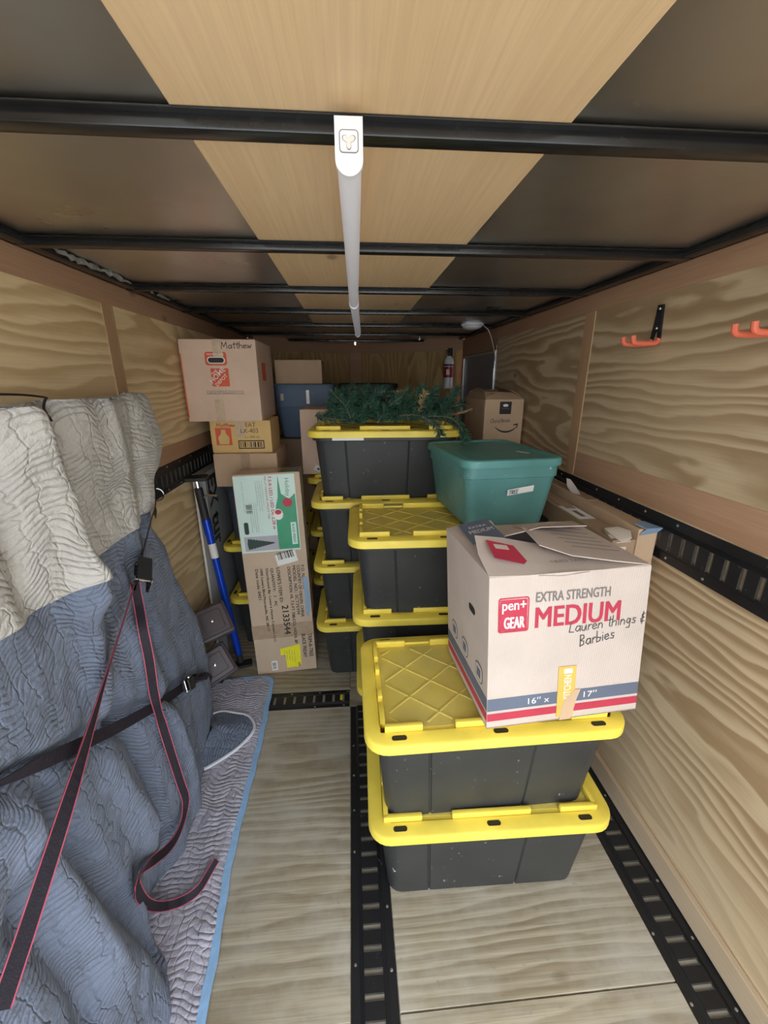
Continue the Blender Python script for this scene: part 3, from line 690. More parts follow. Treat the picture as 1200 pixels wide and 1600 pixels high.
sheet('flap', [[(-w, d, h), (0, d, h), (w, d, h)], [(-w+.02, d-.09, h+.006), (0, d-.09, h+.022), (w-.03, d-.09, h+.02)], [(-w+.05, d-.15, h+.004), (.02, d-.16, h+.048), (w-.06, d-.16, h+.044)]], 'kraft_pale', pb)
sheet('flap', [[(-w, -d+.004, h), (-w, 0, h), (-w, d-.004, h)], [(-w+.07, -d+.03, h-.006), (-w+.07, .03, h+.016), (-w+.07, d-.01, h+.018)], [(-w+.15, -d+.06, h-.016), (-w+.15, .05, h+.008), (-w+.15, d-.03, h+.03)]], 'kraft_pale', pb)
F = FRONT(PBD); FL = LEFT(PBW)
decal('logo_square', rrect(.089, .105, .008, 3, -.168, .372), F, 'crimson', pb)
decal('logo_rim', rrect(.081, .097, .006, 3, -.168, .372), F, 'white_ink', pb, .0008, .0002); decal('logo_field', rrect(.078, .094, .005, 3, -.168, .372), F, 'crimson', pb, .0011, .0002)
text('lettering', 'pen+', F, 'white_ink', pb, wdt=.068, h=.035, at=(-.202, .378), off=.002, fat=.0012)
text('lettering', 'GEAR', F, 'white_ink', pb, wdt=.058, h=.034, at=(-.196, .332), off=.002, fat=.0022)
text('lettering', 'EXTRA STRENGTH', F, 'grey_ink', pb, wdt=.222, h=.029, at=(-.105, .404), fat=.0013)
text('lettering', 'MEDIUM', F, 'crimson', pb, wdt=.256, h=.061, at=(-.105, .325), fat=.0036)
hand('handwriting', 'Lauren things &', F, 'ink_soft', pb, .034, (.0, .300), .06, .0026, .82); hand('handwriting', 'Barbies', F, 'ink_soft', pb, .036, (.035, .252), .16, .0028, .78)
for z0, z1, mt in ((.062, .104, 'slate_ink'), (.026, .052, 'crimson')):
    decal('stripe', rect(-PBW/2+.001, z0, PBW/2-.001, z1), F, mt, pb); decal('stripe', rect(-PBD/2+.001, z0, PBD/2-.001, z1), FL, mt, pb)
text('lettering', '16\u2033 x', F, 'white_ink', pb, h=.022, wdt=.066, at=(-.115, .072)) or 0
text('lettering', '17\u2033', F, 'white_ink', pb, h=.022, wdt=.042, at=(.060, .072))
kt = decal('printed_tape', rect(-.025, .012, .030, .19), F, 'kitchen_tape', pb, .0018)
text('lettering', 'KITCHEN', basis((0, -PBD/2, 0), (0, 0, 1), (-1, 0, 0)), 'white_ink', pb, wdt=.085, h=.022, at=(.075, -.016), off=.0026, bold=.008)
decal('label_corner', rect(-.008, .166, .018, .182), F, 'white_ink', pb, .0024)
decal('torn_paper', [(-.015, .0), (.022, .0), (.038, .075), (.048, .105), (.030, .106), (.0, .075), (-.008, .05)], F, 'kraft', pb, .0024)
decal('handle_hole', rrect(.05, .024, .012, 5, .06, .325), basis((-PBW/2, 0, 0), (0, -1, 0), (0, 0, 1)), 'ink', pb)
for a in (.12, .0, -.1):
    decal('packing_icon', rrect(.055, .062, .02, 4, a, .15), FL, 'slate_ink', pb, .0012); decal('icon_field', rrect(.047, .054, .017, 4, a, .15), FL, 'kraft_pale', pb, .0017); decal('icon_box', rect(a-.013, .135, a+.013, .165), FL, 'slate_ink', pb, .0022)
# prints on the flaps (flat print following the flap slope)
fbz = basis((-.15, -d+.10, h+.0300), (1, -.02, -.16), (.05, 1, .22))
decal('red_cart_print', [(-.05, -.05), (.03, -.065), (.045, -.05), (.035, .02), (-.045, .035)], fbz, 'crimson', pb, .003)
decal('cart_mark', rect(-.03, -.005, .012, .016), fbz, 'kraft_pale', pb, .004)
rb_ = basis((w-.13, .0, h+.022), (1, 0, -.16), (0, 1, 0))
for i in range(6): decal('printed_line', rect(-.07, -.11+.035*i, .085, -.1075+.035*i), rb_, 'ink_soft', pb, .004+.001*abs(i-3))
text('lettering', 'NEED TAPE?', basis((-.04, -d+.035, h+.006), (1, 0, 0), (0, 1, 0)), 'grey_ink', pb, wdt=.11, at=(0, 0), off=.006)
decal('slate_panel', rect(0, -.02, .105, .125), basis((-w+.028, .02, h+.0125), (1, .0, .17), (0, 1, .06)), 'slate_ink', pb, .004)
text('lettering', 'EXTRA', basis((-w+.028, .02, h+.0125), (1, .0, .17), (0, 1, .06)), 'white_ink', pb, h=.014, wdt=.06, at=(.025, .075), off=.0065)
text('lettering', 'MEDIUM', basis((-w+.028, .02, h+.0125), (1, .0, .17), (0, 1, .06)), 'white_ink', pb, h=.022, wdt=.08, at=(.015, .04), off=.0065)
for ch in [c for c in COL.objects if c.parent == pb]:      # the tired box leans a little to the left and narrows at the top
    for v in ch.data.vertices:
        f = max(0, v.co.z/PBH); v.co.x = v.co.x*(1-.045*f)-.042*f
# ---- christmas tree carton leaning
tc = thing('tree_carton', 'tall leaning carton with green and white tree print and yellow label', 'box', (-.43, 2.14, .004))
ux = Vector((.36, .02, .01)).normalized(); uz = Vector((-.068, .062, 1.22)); uz = (uz-ux*uz.dot(ux)).normalized(); uy = uz.cross(ux)
tc.matrix_world = Matrix.Translation((-.432, 2.145, .003))@Matrix((ux, uy, uz)).transposed().to_4x4()
TW, TD, TH = .358, .20, 1.235
MB().box((-TW/2, 0, 0), (TW/2, TD, TH), .004).obj('box_body', 'kraft_tree', tc)
F = basis((0, 0, 0), (1, 0, 0), (0, 0, 1))
decal('print_panel', rect(-TW/2+.004, .79, TW/2-.03, 1.228), F, 'mint', tc, .0006)
decal('green_print', [(.03, .80), (.145, .80), (.145, 1.225), (.06, 1.225), (.05, 1.10), (.035, 1.05), (.03, .95)], F, 'green_print', tc, .0012)
decal('pale_top', [(.06, 1.227), (.145, 1.227), (.145, 1.12), (.11, 1.09), (.07, 1.12)], F, 'mint', tc, .0017)
decal('ornament', [(.10+.026*cos(a/12*2*pi), 1.07+.026*sin(a/12*2*pi)) for a in range(12)], F, 'red_ink', tc, .0022)
decal('ornament', [(.045+.026*cos(a/12*2*pi), 1.005+.032*sin(a/12*2*pi)) for a in range(12)], F, 'white_ink', tc, .0022)
decal('ornament_top', [(.045+.018*cos(a/12*2*pi), 1.018+.014*sin(a/12*2*pi)) for a in range(12)], F, 'red_ink', tc, .0028)
decal('photo_print', rect(-.155, .80, .03, .885), F, 'photo_grey', tc, .0012)
tr_ = [(-.14, .842)]
for k in range(9):
    tr_ += [(-.135+.016*k, .842+.036*(1-k/9.5)), (-.127+.016*k, .842+.028*(1-k/9.5))]
tr_ += [(.012, .842)]
for k in range(8, -1, -1):
    tr_ += [(-.127+.016*k, .842-.028*(1-k/9.5)), (-.135+.016*k, .842-.036*(1-k/9.5))]
decal('tree_picture', tr_, F, 'tree_print', tc, .0018)
VT = basis((0, 0, 0), (0, 0, -1), (1, 0, 0))   # lettering that reads downward
VT = basis((0, 0, 0), (0, 0, -1), (1, 0, 0))
def vtext(s_, x, ztop, wdt, h, mat, off=.0016, bold=0): return text('lettering', s_, VT, mat, tc, h=h, wdt=wdt, at=(-ztop, x), off=off, fat=h*.05 if h > .012 else 0)
vtext('7.5-ft LED / LED DE 2,28 m', .006, 1.222, .30, .019, 'crimson', .0022, .012)
vtext('PRE-LIT HIGHLAND SPRUCE TREE', -.012, 1.222, .24, .010, 'crimson', .0022)
for i in range(8): vtext('warm white lights steady flashing remote stand included hinged', -.03-.011*i, 1.20 if i < 4 else 1.08, .17 if i % 3 else .14, .006, 'grey_ink', .0022)
for i in range(3): vtext('indoor use only', -.135-.0*i, 1.20-.06*i, .05, .006, 'grey_ink', .0022)
barcode('barcode', F, 'ink', tc, -.125, 1.02, .05, .032, True, .0022)
decal('remote_print', rrect(.024, .07, .01, 4, -.135, .935), F, 'tree_print', tc, .0022)
vtext('BLACK FRIDAY', .113, .945, .11, .014, 'green_print', .0034); decal('label_ground', rect(.106, .825, .136, .955), F, 'mint', tc, .0024)
text('lettering', 'Holiday', VT, 'green_print', tc, h=.03, wdt=.10, at=(-1.205, .088), off=.0026)
decal('barcode_label', [(.0, .765), (.115, .79), (.128, .725), (.012, .70)], F, 'paper', tc, .0034)
barcode('barcode', basis((0, 0, 0), (1, 0, .2), (-.2, 0, 1)), 'ink', tc, .165, .717, .09, .045, False, .0044)
for s_, x, zt, wd, hh in (('P.O. No.:1735', .140, .695, .15, .017), ('COUNTRY OF ORIGIN: CHINA', .115, .695, .33, .018), ('MODEL NO.: SCT75YM', .090, .695, .31, .018), ('DESCRIPTION: HL 7.5-FT 700-CCL HIGHL BF', .062, .69, .50, .017), ('QUANTITY:   1   PC', -.035, .69, .24, .018), ('Distributed By: Lowe\u2019s Home Centers LLC.', -.063, .69, .48, .017), ('1000 Lowe\u2019s Blvd.Mooresville, NC 28117', -.093, .69, .40, .016), ('Date code: 0421', -.118, .69, .19, .016), ('LOWE\u2019S ITEM ID:', .0, .69, .22, .019), ('2133544', .022-.014, .45, .19, .036), ('TRIM-A-TREE', .142, .25, .16, .022), ('BLACK FRIDAY', .105, .25, .16, .022)):
    vtext(s_, x, zt, wd, hh, 'ink', .0016, .006)
decal('yellow_label', [(-.03, .165), (.09, .185), (.088, .045), (.07, .03), (-.0, .03), (-.002, .12), (-.03, .12)], F, 'yellow_paper', tc, .0024)
for i in range(5): vtext('rush hour', -.01+.015*i, .15, .05+.01*i, .006, 'grey_ink', .0032)
vtext('Q4', .068, .06, .025, .014, 'ink', .0032)
decal('small_label', rect(-.09, .02, -.055, .085), F, 'paper', tc, .0016); barcode('barcode', F, 'ink', tc, -.085, .03, .045, .022, True, .0024)
decal('grey_tape', [(.145, .62), (.172, .62), (.172, .42), (.158, .36), (.145, .38)], F, 'bluewhite', tc, .0022)
for z0, z1 in ((.24, .33), (1.16, 1.232)):
    MB().box((-TW/2-.0008, -.0012, z0), (TW/2+.0008, TD, z1)).obj('tape', 'tape_brown' if z0 < 1 else 'tape', tc) if z0 < 1 else None
MB().box((-TW/2+.01, .0, TH+.0002), (TW/2-.01, TD-.005, TH+.002)).obj('tape', 'tape_brown', tc)
decal('green_print', rect(.07, .03, .15, .1), basis((0, 0, TH+.002), (1, 0, 0), (0, 1, 0)), 'green_print', tc, .0006)
# grey board at the left wall
gbd = thing('printed_carton', 'narrow grey upright carton with black lettering, between left wall and totes', 'box', (-.882, 2.665, 0))
MB().box((-.034, -.30, 0), (.034, .30, 1.205), .003).obj('box_body', 'grey_board', gbd)
text('lettering', 'EX tur', basis((.034, 0, 0), (0, 0, -1), (0, 1, 0)), 'ink', gbd, h=.15, wdt=.44, at=(-1.18, -.27), bold=.03)
MB().box((-.0345, -.3012, 0), (-.022, -.3002, 1.205)).obj('pale_edge', 'white_ink', gbd)

# ================================================================== DARK RISERS, BAR
def riser(label, top, n, spin):
    r_ = thing('furniture_riser', label, 'riser', group='dark square risers')
    n = Vector(n).normalized(); x = Vector((1, 0, 0)); x = (x-n*x.dot(n)).normalized(); H = .162
    r_.matrix_world = Matrix.Translation(Vector(top)-n*H)@Matrix((x, n.cross(x), n)).transposed().to_4x4()@Matrix.Rotation(R(spin), 4, 'Z')
    S = lambda w_, z: [(x, y, z) for x, y in rrect(w_, w_, .012, 3)]
    MB().loft([S(.165, 0), S(.182, .08), S(.188, .09), S(.188, .130), S(.180, .140), S(.160, .146), S(.156, .153), S(.150, .158), S(.112, .158), S(.109, .1545)]).obj('body', 'riser', r_, True)
    MB().box((-.052, -.052, .150), (.052, .052, .1575), .002).obj('inset_panel', 'riser', r_)
    MB().lathe([(.008, .1570), (.008, .161), (.005, .162)], 12).obj('screw', 'chrome', r_, True)
    return r_
riser('dark brown square riser nearest the floor beside the blue bar foot', (-.785, 1.955, .225), (.30, -.74, .60), 33)
riser('dark brown square riser perched on the other riser, leaning to the wall', (-.782, 2.0, .475), (.28, -.70, .66), 27)
br = thing('cargo_bar', 'blue metal cargo bar with black feet leaning on the left wall rail', 'cargo bar', (-.735, 2.23, 0))
p0, p1 = Vector((0, 0, .03)), Vector((-.135, .065, 1.195)); q = lambda f: p0.lerp(p1, f)
MB().tube([q(.05), q(.72)], .021, 16).obj('outer_tube', 'pole_blue', br, True)
MB().tube([q(.72), q(.80)], .0235, 16).obj('collar', 'pole_blue', br, True)
MB().tube([q(.80), q(.955)], .022, 12).obj('ratchet_housing', 'rubber', br, True)
MB().tube([q(.955), q(.995)], .008, 8).obj('rod', 'chrome', br, True)
MB().tube([q(.60), q(.675)], .0216, 16).obj('paper_label', 'paper', br, True)
MB().tube([q(.0), q(.05)], .019, 12).obj('foot_socket', 'rubber', br, True)
MB().box((-.068, -.033, 0), (.068, .033, .016), .003, Matrix.Rotation(R(14), 4, 'Z')).obj('foot_pad', 'rubber', br)
mt = Matrix.Translation(p1)@Matrix.Rotation(R(10), 4, 'Z')
MB().box((-.048, -.05, -.006), (.06, .05, .014), .003, mt).obj('head_pad', 'rubber', br)
h0 = q(.90); MB().tube([h0, h0+Vector((.05, -.01, .03)), h0+Vector((.10, -.02, .02))], .006, 8).obj('lever', 'chrome', br, True)

# ================================================================== MOVING BLANKETS
def lerp_tab(tab, x):
    if x <= tab[0][0]: return tab[0][1]
    for (a, va), (b, vb) in zip(tab, tab[1:]):
        if x <= b:
            f = (x-a)/(b-a); f = f*f*(3-2*f); return va+(vb-va)*f
    return tab[-1][1]
ROWS = [(0.0, [(.1, -.50), (.45, -.52), (.7, -.55), (.8, -.585), (.9, -.70), (.98, -.765), (1.15, -.68), (1.3, -.69), (1.54, -.735), (1.9, -.78)]),
        (.12, [(.1, -.50), (.45, -.53), (.7, -.57), (.8, -.60), (.9, -.68), (.98, -.73), (1.15, -.66), (1.3, -.68), (1.54, -.73), (1.9, -.77)]),
        (.40, [(.1, -.54), (.45, -.57), (.7, -.62), (.9, -.66), (1.15, -.66), (1.54, -.71), (1.9, -.75)]),
        (.80, [(.1, -.60), (.45, -.62), (.7, -.66), (.9, -.68), (1.15, -.69), (1.54, -.73), (1.9, -.76)]),
        (1.25, [(.1, -.64), (.7, -.68), (.95, -.69), (1.1, -.72), (1.54, -.74), (1.9, -.78)]),
        (1.66, [(.1, -.70), (.7, -.72), (.95, -.72), (1.1, -.75), (1.54, -.77), (1.9, -.80)])]
YEND = [(0, 1.90), (.17, 1.87), (.63, 1.83), (1.06, 1.66), (1.2, 1.60), (1.32, 1.64), (1.52, 1.81), (1.66, 1.78)]
FOLDS = [([(0.691,0.875),(0.707,0.742),(0.747,0.468),(0.811,0.168),(0.810,0.065)],-0.06,0.035),
([(0.905,0.734),(0.988,0.254),(0.980,0.047)],0.03,0.05),
([(1.001,0.861),(1.050,0.592),(1.032,0.308)],-0.055,0.03),
([(1.152,0.968),(1.237,0.502),(1.285,0.052)],0.035,0.045),
([(0.633,0.993),(0.842,0.869),(1.331,0.591)],-0.03,0.028),
([(0.974,1.658),(0.983,1.483),(0.976,1.20)],0.045,0.05),
([(1.143,1.614),(1.111,1.451),(1.059,1.233)],-0.03,0.035),
([(1.265,1.156),(1.305,0.890),(1.378,0.550)],-0.028,0.03),
([(0.983,1.252),(0.971,1.073),(0.947,0.888)],0.025,0.05),
([(0.628,0.891),(0.636,0.669),(0.668,0.325)],0.04,0.05),
([(0.556,0.776),(0.570,0.590),(0.561,0.408)],-0.035,0.04),
([(0.848,1.594),(0.835,1.468),(0.820,1.28)],-0.035,0.04),
([(1.36,1.62),(1.33,1.4),(1.31,1.2)],.02,.04),([(1.52,1.6),(1.45,1.4),(1.42,1.2)],-.018,.03)]
def seg_d(y, z, a, b):
    dy, dz = b[0]-a[0], b[1]-a[1]; L = dy*dy+dz*dz
    f = max(0, min(1, ((y-a[0])*dy+(z-a[1])*dz)/L)) if L else 0
    return math.hypot(y-a[0]-f*dy, z-a[1]-f*dz)
def xfront(y, z):
    zs = [r[0] for r in ROWS]; zz = max(0, min(1.66, z))
    for i in range(len(ROWS)-1):
        if zz <= zs[i+1]:
            f = (zz-zs[i])/(zs[i+1]-zs[i]); f = f*f*(3-2*f)*.4+f*.6
            x = lerp_tab(ROWS[i][1], y)*(1-f)+lerp_tab(ROWS[i+1][1], y)*f; break
    for pts, amp, wd in FOLDS:
        dd = min(seg_d(y, z, a, b) for a, b in zip(pts, pts[1:]))
        if dd < wd*3.2: x += amp*math.exp(-(dd/wd)**2)
    x += .014*mnoise.noise((y*5, z*3.2, 1.3))+.007*mnoise.noise((y*14, z*11, 4.1))+.0035*mnoise.noise((y*30, z*22, 7.7))
    return max(-.905, x)
def surf(u, z, off=0.0):
    """u in 0..1 from the near end to the far end where the cloth turns to the wall"""
    ye = lerp_tab(YEND, z); r = .15; y0 = .12; L = ye-r-y0
    if u < .86: y = y0+L*u/.86; return Vector((xfront(y, z)+off, y, z)), y
    a = (u-.86)/.14*pi/2; X = xfront(ye-r, z); dx = -.912-X
    return Vector((X+dx*(1-cos(a))+off*cos(a), ye-r+(r+off)*sin(a)+.008*mnoise.noise((z*9, a*2, 3)), z)), ye-r+a*.16
def cloth(name, mat, nu, nv, zfun, off, label, cat, top=True, hemw=None):
    bm = bmesh.new(); uvs = {}; grid = []; ztop = 1.655
    for i in range(nu+1):
        u = i/nu; col = []; vl = 0; prev = None
        zb = zfun(u)
        pf, y = surf(u, ztop-.035, off)
        rowsz = []
        if top:
            for k in range(8):      # from the wall over the rounded top edge
                f = k/7; p = Vector((-.912+(pf.x-.03+.925)*f, pf.y, ztop+off+.004*sin(f*9+u*20)-.012*(1-f)))
                col.append((p, y))
            for k in range(1, 4):
                a = k/4*pi/2; col.append((Vector((pf.x-.03+.03*sin(a), pf.y, ztop+off-.035*(1-cos(a)))), y))
        for k in range(nv+1):
            z = (ztop-.035)+(zb-(ztop-.035))*k/nv
            p, yy = surf(u, z, off); col.append((p, yy))
        out = []; vlen = 0
        for p, yy in col:
            if prev is not None: vlen += (p-prev).length
            prev = p; vt = bm.verts.new(p); uvs[vt] = (yy, vlen); out.append(vt)
        grid.append(out)
    ul = bm.loops.layers.uv.new('UVMap')
    for a, b in zip(grid, grid[1:]):
        for k in range(len(a)-1):
            f = bm.faces.new((a[k], a[k+1], b[k+1], b[k])); f.smooth = True
            for lp in f.loops: lp[ul].uv = uvs[lp.vert]
    me = bpy.data.meshes.new(name); bm.to_mesh(me); bm.free(); me.materials.append(M[mat])
    o = bpy.data.objects.new(name, me); COL.objects.link(o); tag(o, label, cat)
    sd = o.modifiers.new('thick', 'SOLIDIFY'); sd.thickness = .006; sd.offset = 1 if False else -1
    hem = [g[-1].co.copy() if False else None for g in []]
    return o
blue = cloth('moving_blanket', 'blanket_blue', 250, 190, lambda u: .012, 0, 'blue-grey quilted moving blanket draped to the floor along the left wall', 'blanket')
HEMZ = lambda u: 1.262+.012*sin(u*9)-.01*u
grey = cloth('moving_blanket', 'blanket_grey', 250, 70, HEMZ, .012, 'light grey quilted moving blanket laid over the top of the blue one', 'blanket')
# hem tape of the grey blanket
pts = [surf(i/120, HEMZ(i/120), .014)[0] for i in range(121)]
pp = [surf(.935, 1.63-.36*k/30, .017)[0] for k in range(31)]
MB().tube(pp, .0045, 6).obj('edge_piping', 'binding_white', grey, True)
# turned blue corner lying on the floor
def ribbon(pts, nrm, wd, th, name, mat, parent, edge=None):
    """flat webbing along pts; nrm = face normals"""
    pts = [Vector(p) for p in pts]; rings = []; er = []
    for i, p in enumerate(pts):
        d = (pts[min(i+1, len(pts)-1)]-pts[max(i-1, 0)]).normalized(); n = Vector(nrm[i]); n = (n-d*n.dot(d)).normalized(); s = d.cross(n)
        W = wd/2; rings.append([p+s*W, p+s*W+n*th, p-s*W+n*th, p-s*W]); er.append((p, s, n))
    mb = MB().loft(rings); o = mb.obj(name, mat, parent)
    if edge:
        mb = MB()
        for sg in (-1, 1):
            mb.loft([[p+s*sg*wd*.5+n*(th*1.25), p+s*sg*wd*.5-n*th*.25, p+s*sg*(wd*.5-.0022)-n*th*.25, p+s*sg*(wd*.5-.0022)+n*th*1.25] for p, s, n in er])
        mb.obj('woven_edge', edge, o)
    return o
def catmull(P, n=8):
    P = [Vector(p) for p in P]; Q = [P[0]*2-P[1]]+P+[P[-1]*2-P[-2]]; out = []
    for i in range(1, len(Q)-2):
        for k in range(n):
            t = k/n; a, b, c, d = Q[i-1], Q[i], Q[i+1], Q[i+2]
            out.append(.5*((2*b)+(c-a)*t+(2*a-5*b+4*c-d)*t*t+(3*b-a-3*c+d)*t**3))
    return out+[P[-1]]
rim = catmull([(-.86, 1.76, .05), (-.802, 1.766, .045), (-.735, 1.814, .035), (-.65, 1.80, .03), (-.575, 1.771, .03), (-.533, 1.684, .03), (-.59, 1.575, .03), (-.694, 1.48, .035), (-.75, 1.44, .05)], 5)
cen = Vector((-.72, 1.66, .085)); bm = bmesh.new(); ul = bm.loops.layers.uv.new('UVMap'); rr = []
for k in range(7):
    f = k/6; rr.append([bm.verts.new(cen.lerp(p, f)+Vector((0, 0, .012*sin(f*9)*(1-f)))) for p in rim])
for a, b in zip(rr, rr[1:]):
    for k in range(len(a)-1):
        f = bm.faces.new((a[k], a[k+1], b[k+1], b[k])) if (a[k].co-a[k+1].co).length > 1e-6 else bm.faces.new((a[k], b[k+1], b[k]))
        f.smooth = True
        for lp in f.loops: lp[ul].uv = (lp.vert.co.y, lp.vert.co.x)
me = bpy.data.meshes.new('turned_corner'); bm.to_mesh(me); bm.free(); me.materials.append(M['blanket_blue'])
fc = bpy.data.objects.new('turned_corner', me); COL.objects.link(fc); fc.parent = blue
MB().tube(rim[3:-4], .008, 6).obj('white_binding', 'binding_white', fc, True)
# pale floor blanket
EDGE = [(.05, -.44), (.69, -.452), (1.16, -.485), (1.6, -.482), (2.02, -.497)]
bm = bmesh.new(); ul = bm.loops.layers.uv.new('UVMap'); G = []; nu, nv = 150, 60
for i in range(nu+1):
    y = .05+(2.085-.05)*i/nu; row = []
    for j in range(nv+1):
        f = j/nv; xe = lerp_tab(EDGE, y)
        if y > 2.02: xe -= .05*(1-math.sqrt(max(0, 1-((y-2.02)/.0651)**2)))
        x = -.915+(xe+.915)*f
        fall = min(1, (1-f)*8)
        z = .012+fall*(.010*abs(mnoise.noise((x*9, y*5, 0)))+.012*max(0, mnoise.noise((x*16+y*6, y*9-x*5, 2)))) + fall*.006
        row.append(bm.verts.new((x, y, z)))
    G.append(row)
for a, b in zip(G, G[1:]):
    for k in range(nv):
        f = bm.faces.new((a[k], a[k+1], b[k+1], b[k])); f.smooth = True
        for lp in f.loops: lp[ul].uv = (lp.vert.co.x, lp.vert.co.y)
me = bpy.data.meshes.new('floor_blanket'); bm.to_mesh(me); bm.free(); me.materials.append(M['blanket_floor'])
fbk = bpy.data.objects.new('floor_blanket', me); COL.objects.link(fbk); tag(fbk, 'pale lavender quilted blanket with light blue edging, spread flat on the floor', 'blanket')
sd = fbk.modifiers.new('thick', 'SOLIDIFY'); sd.thickness = .008; sd.offset = -1
ep = []
for i in range(81):
    y = .05+(2.085-.05)*i/80; xe = lerp_tab(EDGE, y)
    if y > 2.02: xe -= .05*(1-math.sqrt(max(0, 1-((y-2.02)/.0651)**2)))
    ep.append((xe-.010+.002*sin(y*40), y, .0125))
ep += [(-.56, 2.083, .0125), (-.65, 2.082, .014), (-.75, 2.08, .015), (-.9, 2.08, .016)]
ribbon(ep, [(0, 0, 1)]*len(ep), .026, .006, 'blue_binding', 'binding_blue', fbk)

# ================================================================== STRAPS
MAIN = [(-0.690, 1.240, 1.137), (-0.668, 1.096, 1.075), (-0.650, 0.950, 1.007), (-0.640, 0.813, 0.920), (-0.615, 0.659, 0.857), (-0.600, 0.530, 0.797), (-0.588, 0.427, 0.753)]
MAIN_N = [(0.89, 0.29, -0.35), (0.90, 0.28, -0.34), (0.93, 0.25, -0.28), (0.99, 0.06, 0.12), (0.73, -0.18, 0.66), (0.53, -0.30, 0.80), (0.48, -0.30, 0.83)]
UPPER = [(-0.905, 1.885, 1.205), (-0.800, 1.640, 1.222), (-0.752, 1.545, 1.228), (-0.713, 1.450, 1.270), (-0.712, 1.360, 1.195), (-0.690, 1.240, 1.137)]
UPPER_N = [(0.92, 0.39, -0.09), (0.91, 0.41, -0.01), (0.90, 0.35, -0.26), (0.90, 0.26, -0.35), (0.93, 0.26, -0.25), (0.93, 0.28, -0.23)]
TAIL = [(-0.695, 1.219, 1.106), (-0.680, 1.190, 1.048), (-0.648, 1.129, 0.993), (-0.642, 1.117, 0.898), (-0.655, 1.128, 0.769), (-0.655, 1.128, 0.686), (-0.650, 1.130, 0.609), (-0.645, 1.138, 0.475), (-0.640, 1.147, 0.345), (-0.638, 1.151, 0.262), (-0.638, 1.111, 0.221), (-0.640, 1.052, 0.218), (-0.640, 0.989, 0.254), (-0.640, 0.930, 0.306), (-0.632, 0.860, 0.375), (-0.615, 0.803, 0.410), (-0.635, 0.826, 0.319), (-0.660, 0.890, 0.163), (-0.658, 0.958, 0.035), (-0.601, 0.974, 0.035), (-0.569, 1.003, 0.035), (-0.551, 1.043, 0.040), (-0.533, 1.079, 0.050)]
TAIL_N = [(0.43, -0.76, 0.49), (0.38, -0.64, 0.67), (0.44, -0.76, 0.48), (0.48, -0.88, -0.01), (0.48, -0.87, -0.07), (0.91, -0.42, 0.02), (0.64, -0.77, -0.01), (0.55, -0.84, -0.03), (0.54, -0.84, -0.03), (0.73, -0.66, 0.20), (0.97, -0.12, 0.22), (0.96, 0.06, 0.26), (0.87, 0.29, 0.40), (0.88, 0.36, 0.32), (0.90, -0.16, -0.41), (1.00, -0.03, -0.04), (0.88, -0.38, -0.29), (0.96, -0.22, -0.18), (0.93, -0.12, 0.35), (0.29, -0.58, 0.76), (0.64, -0.51, 0.58), (0.76, -0.45, 0.47), (0.74, -0.50, 0.46)]
CROSS = [(-0.660, 0.572, 1.046), (-0.665, 0.621, 1.012), (-0.668, 0.682, 0.972), (-0.668, 0.752, 0.928), (-0.668, 0.837, 0.875), (-0.665, 0.938, 0.814), (-0.664, 1.038, 0.757), (-0.680, 1.192, 0.663), (-0.690, 1.406, 0.553), (-0.700, 1.614, 0.428), (-0.833, 2.026, 0.060), (-0.803, 2.059, 0.030), (-0.799, 2.137, 0.030), (-0.787, 2.218, 0.030)]
CROSS_N = [(0.46, -0.47, -0.75), (0.64, -0.40, -0.66), (0.92, -0.20, -0.34), (0.99, 0.08, 0.12), (0.96, 0.13, 0.24), (0.98, 0.07, 0.16), (1.00, 0.07, 0.03), (0.99, 0.12, 0.09), (0.97, 0.16, 0.20), (0.96, -0.00, -0.28), (0.98, 0.09, -0.15), (0.88, -0.15, 0.44), (0.70, -0.07, 0.71), (0.73, -0.11, 0.68)]
def webbing(pts, nrm, wd, name, parent, edge=None):
    P = catmull(pts, 8); Nn = catmull(nrm, 8)
    return ribbon(P, Nn, wd, .0018, name, 'strap', parent, edge)
def ratchet(parent, loc, d, n):
    """two side plates, spool, handle; d along the strap, n away from the cloth"""
    d = Vector(d).normalized(); n = Vector(n); n = (n-d*n.dot(d)).normalized(); s = d.cross(n)
    mt = Matrix((d, s, n)).transposed().to_4x4(); mt.translation = Vector(loc)
    r_ = bpy.data.objects.new('ratchet_buckle', None); COL.objects.link(r_); r_.parent = parent; r_.matrix_local = mt
    mb = MB()
    for sg in (-1, 1): mb.prism([(-.05, -.004), (.045, -.004), (.052, .008), (.03, .022), (-.01, .020), (-.05, .008)], basis((0, sg*.019-.001, 0), (1, 0, 0), (0, 0, 1)), .002)
    mb.box((-.05, -.019, -.004), (-.01, .019, -.001)); mb.obj('frame', 'black_steel', r_)
    MB().tube([(.012, -.024, .010), (.012, .024, .010)], .008, 12).obj('spool', 'chrome', r_, True)
    MB().tube([(.012, -.0245, .010), (.012, -.0275, .010)], .013, 14).obj('ratchet_wheel', 'chrome', r_, True)
    mb = MB().box((-.045, -.022, .022), (.02, .022, .0265), .002); mb.box((-.06, -.022, .018), (-.042, .022, .026), .003); mb.obj('handle', 'rubber', r_)
    MB().tube([(-.04, -.023, .004), (-.04, .023, .004)], .004, 8).obj('bolt', 'chrome', r_, True)
    return r_
s1 = thing('ratchet_strap', 'black and pink ratchet strap running from the left wall rail down over the blankets', 'strap')
webbing(UPPER, UPPER_N, .026, 'upper_webbing', s1); webbing(MAIN, MAIN_N, .030, 'webbing', s1, 'strap_edge'); webbing(TAIL, TAIL_N, .028, 'loose_tail', s1, 'strap_edge')
ratchet(s1, (-.672, 1.215, 1.130), (.2, -.75, -.62), (.80, -.45, .4))
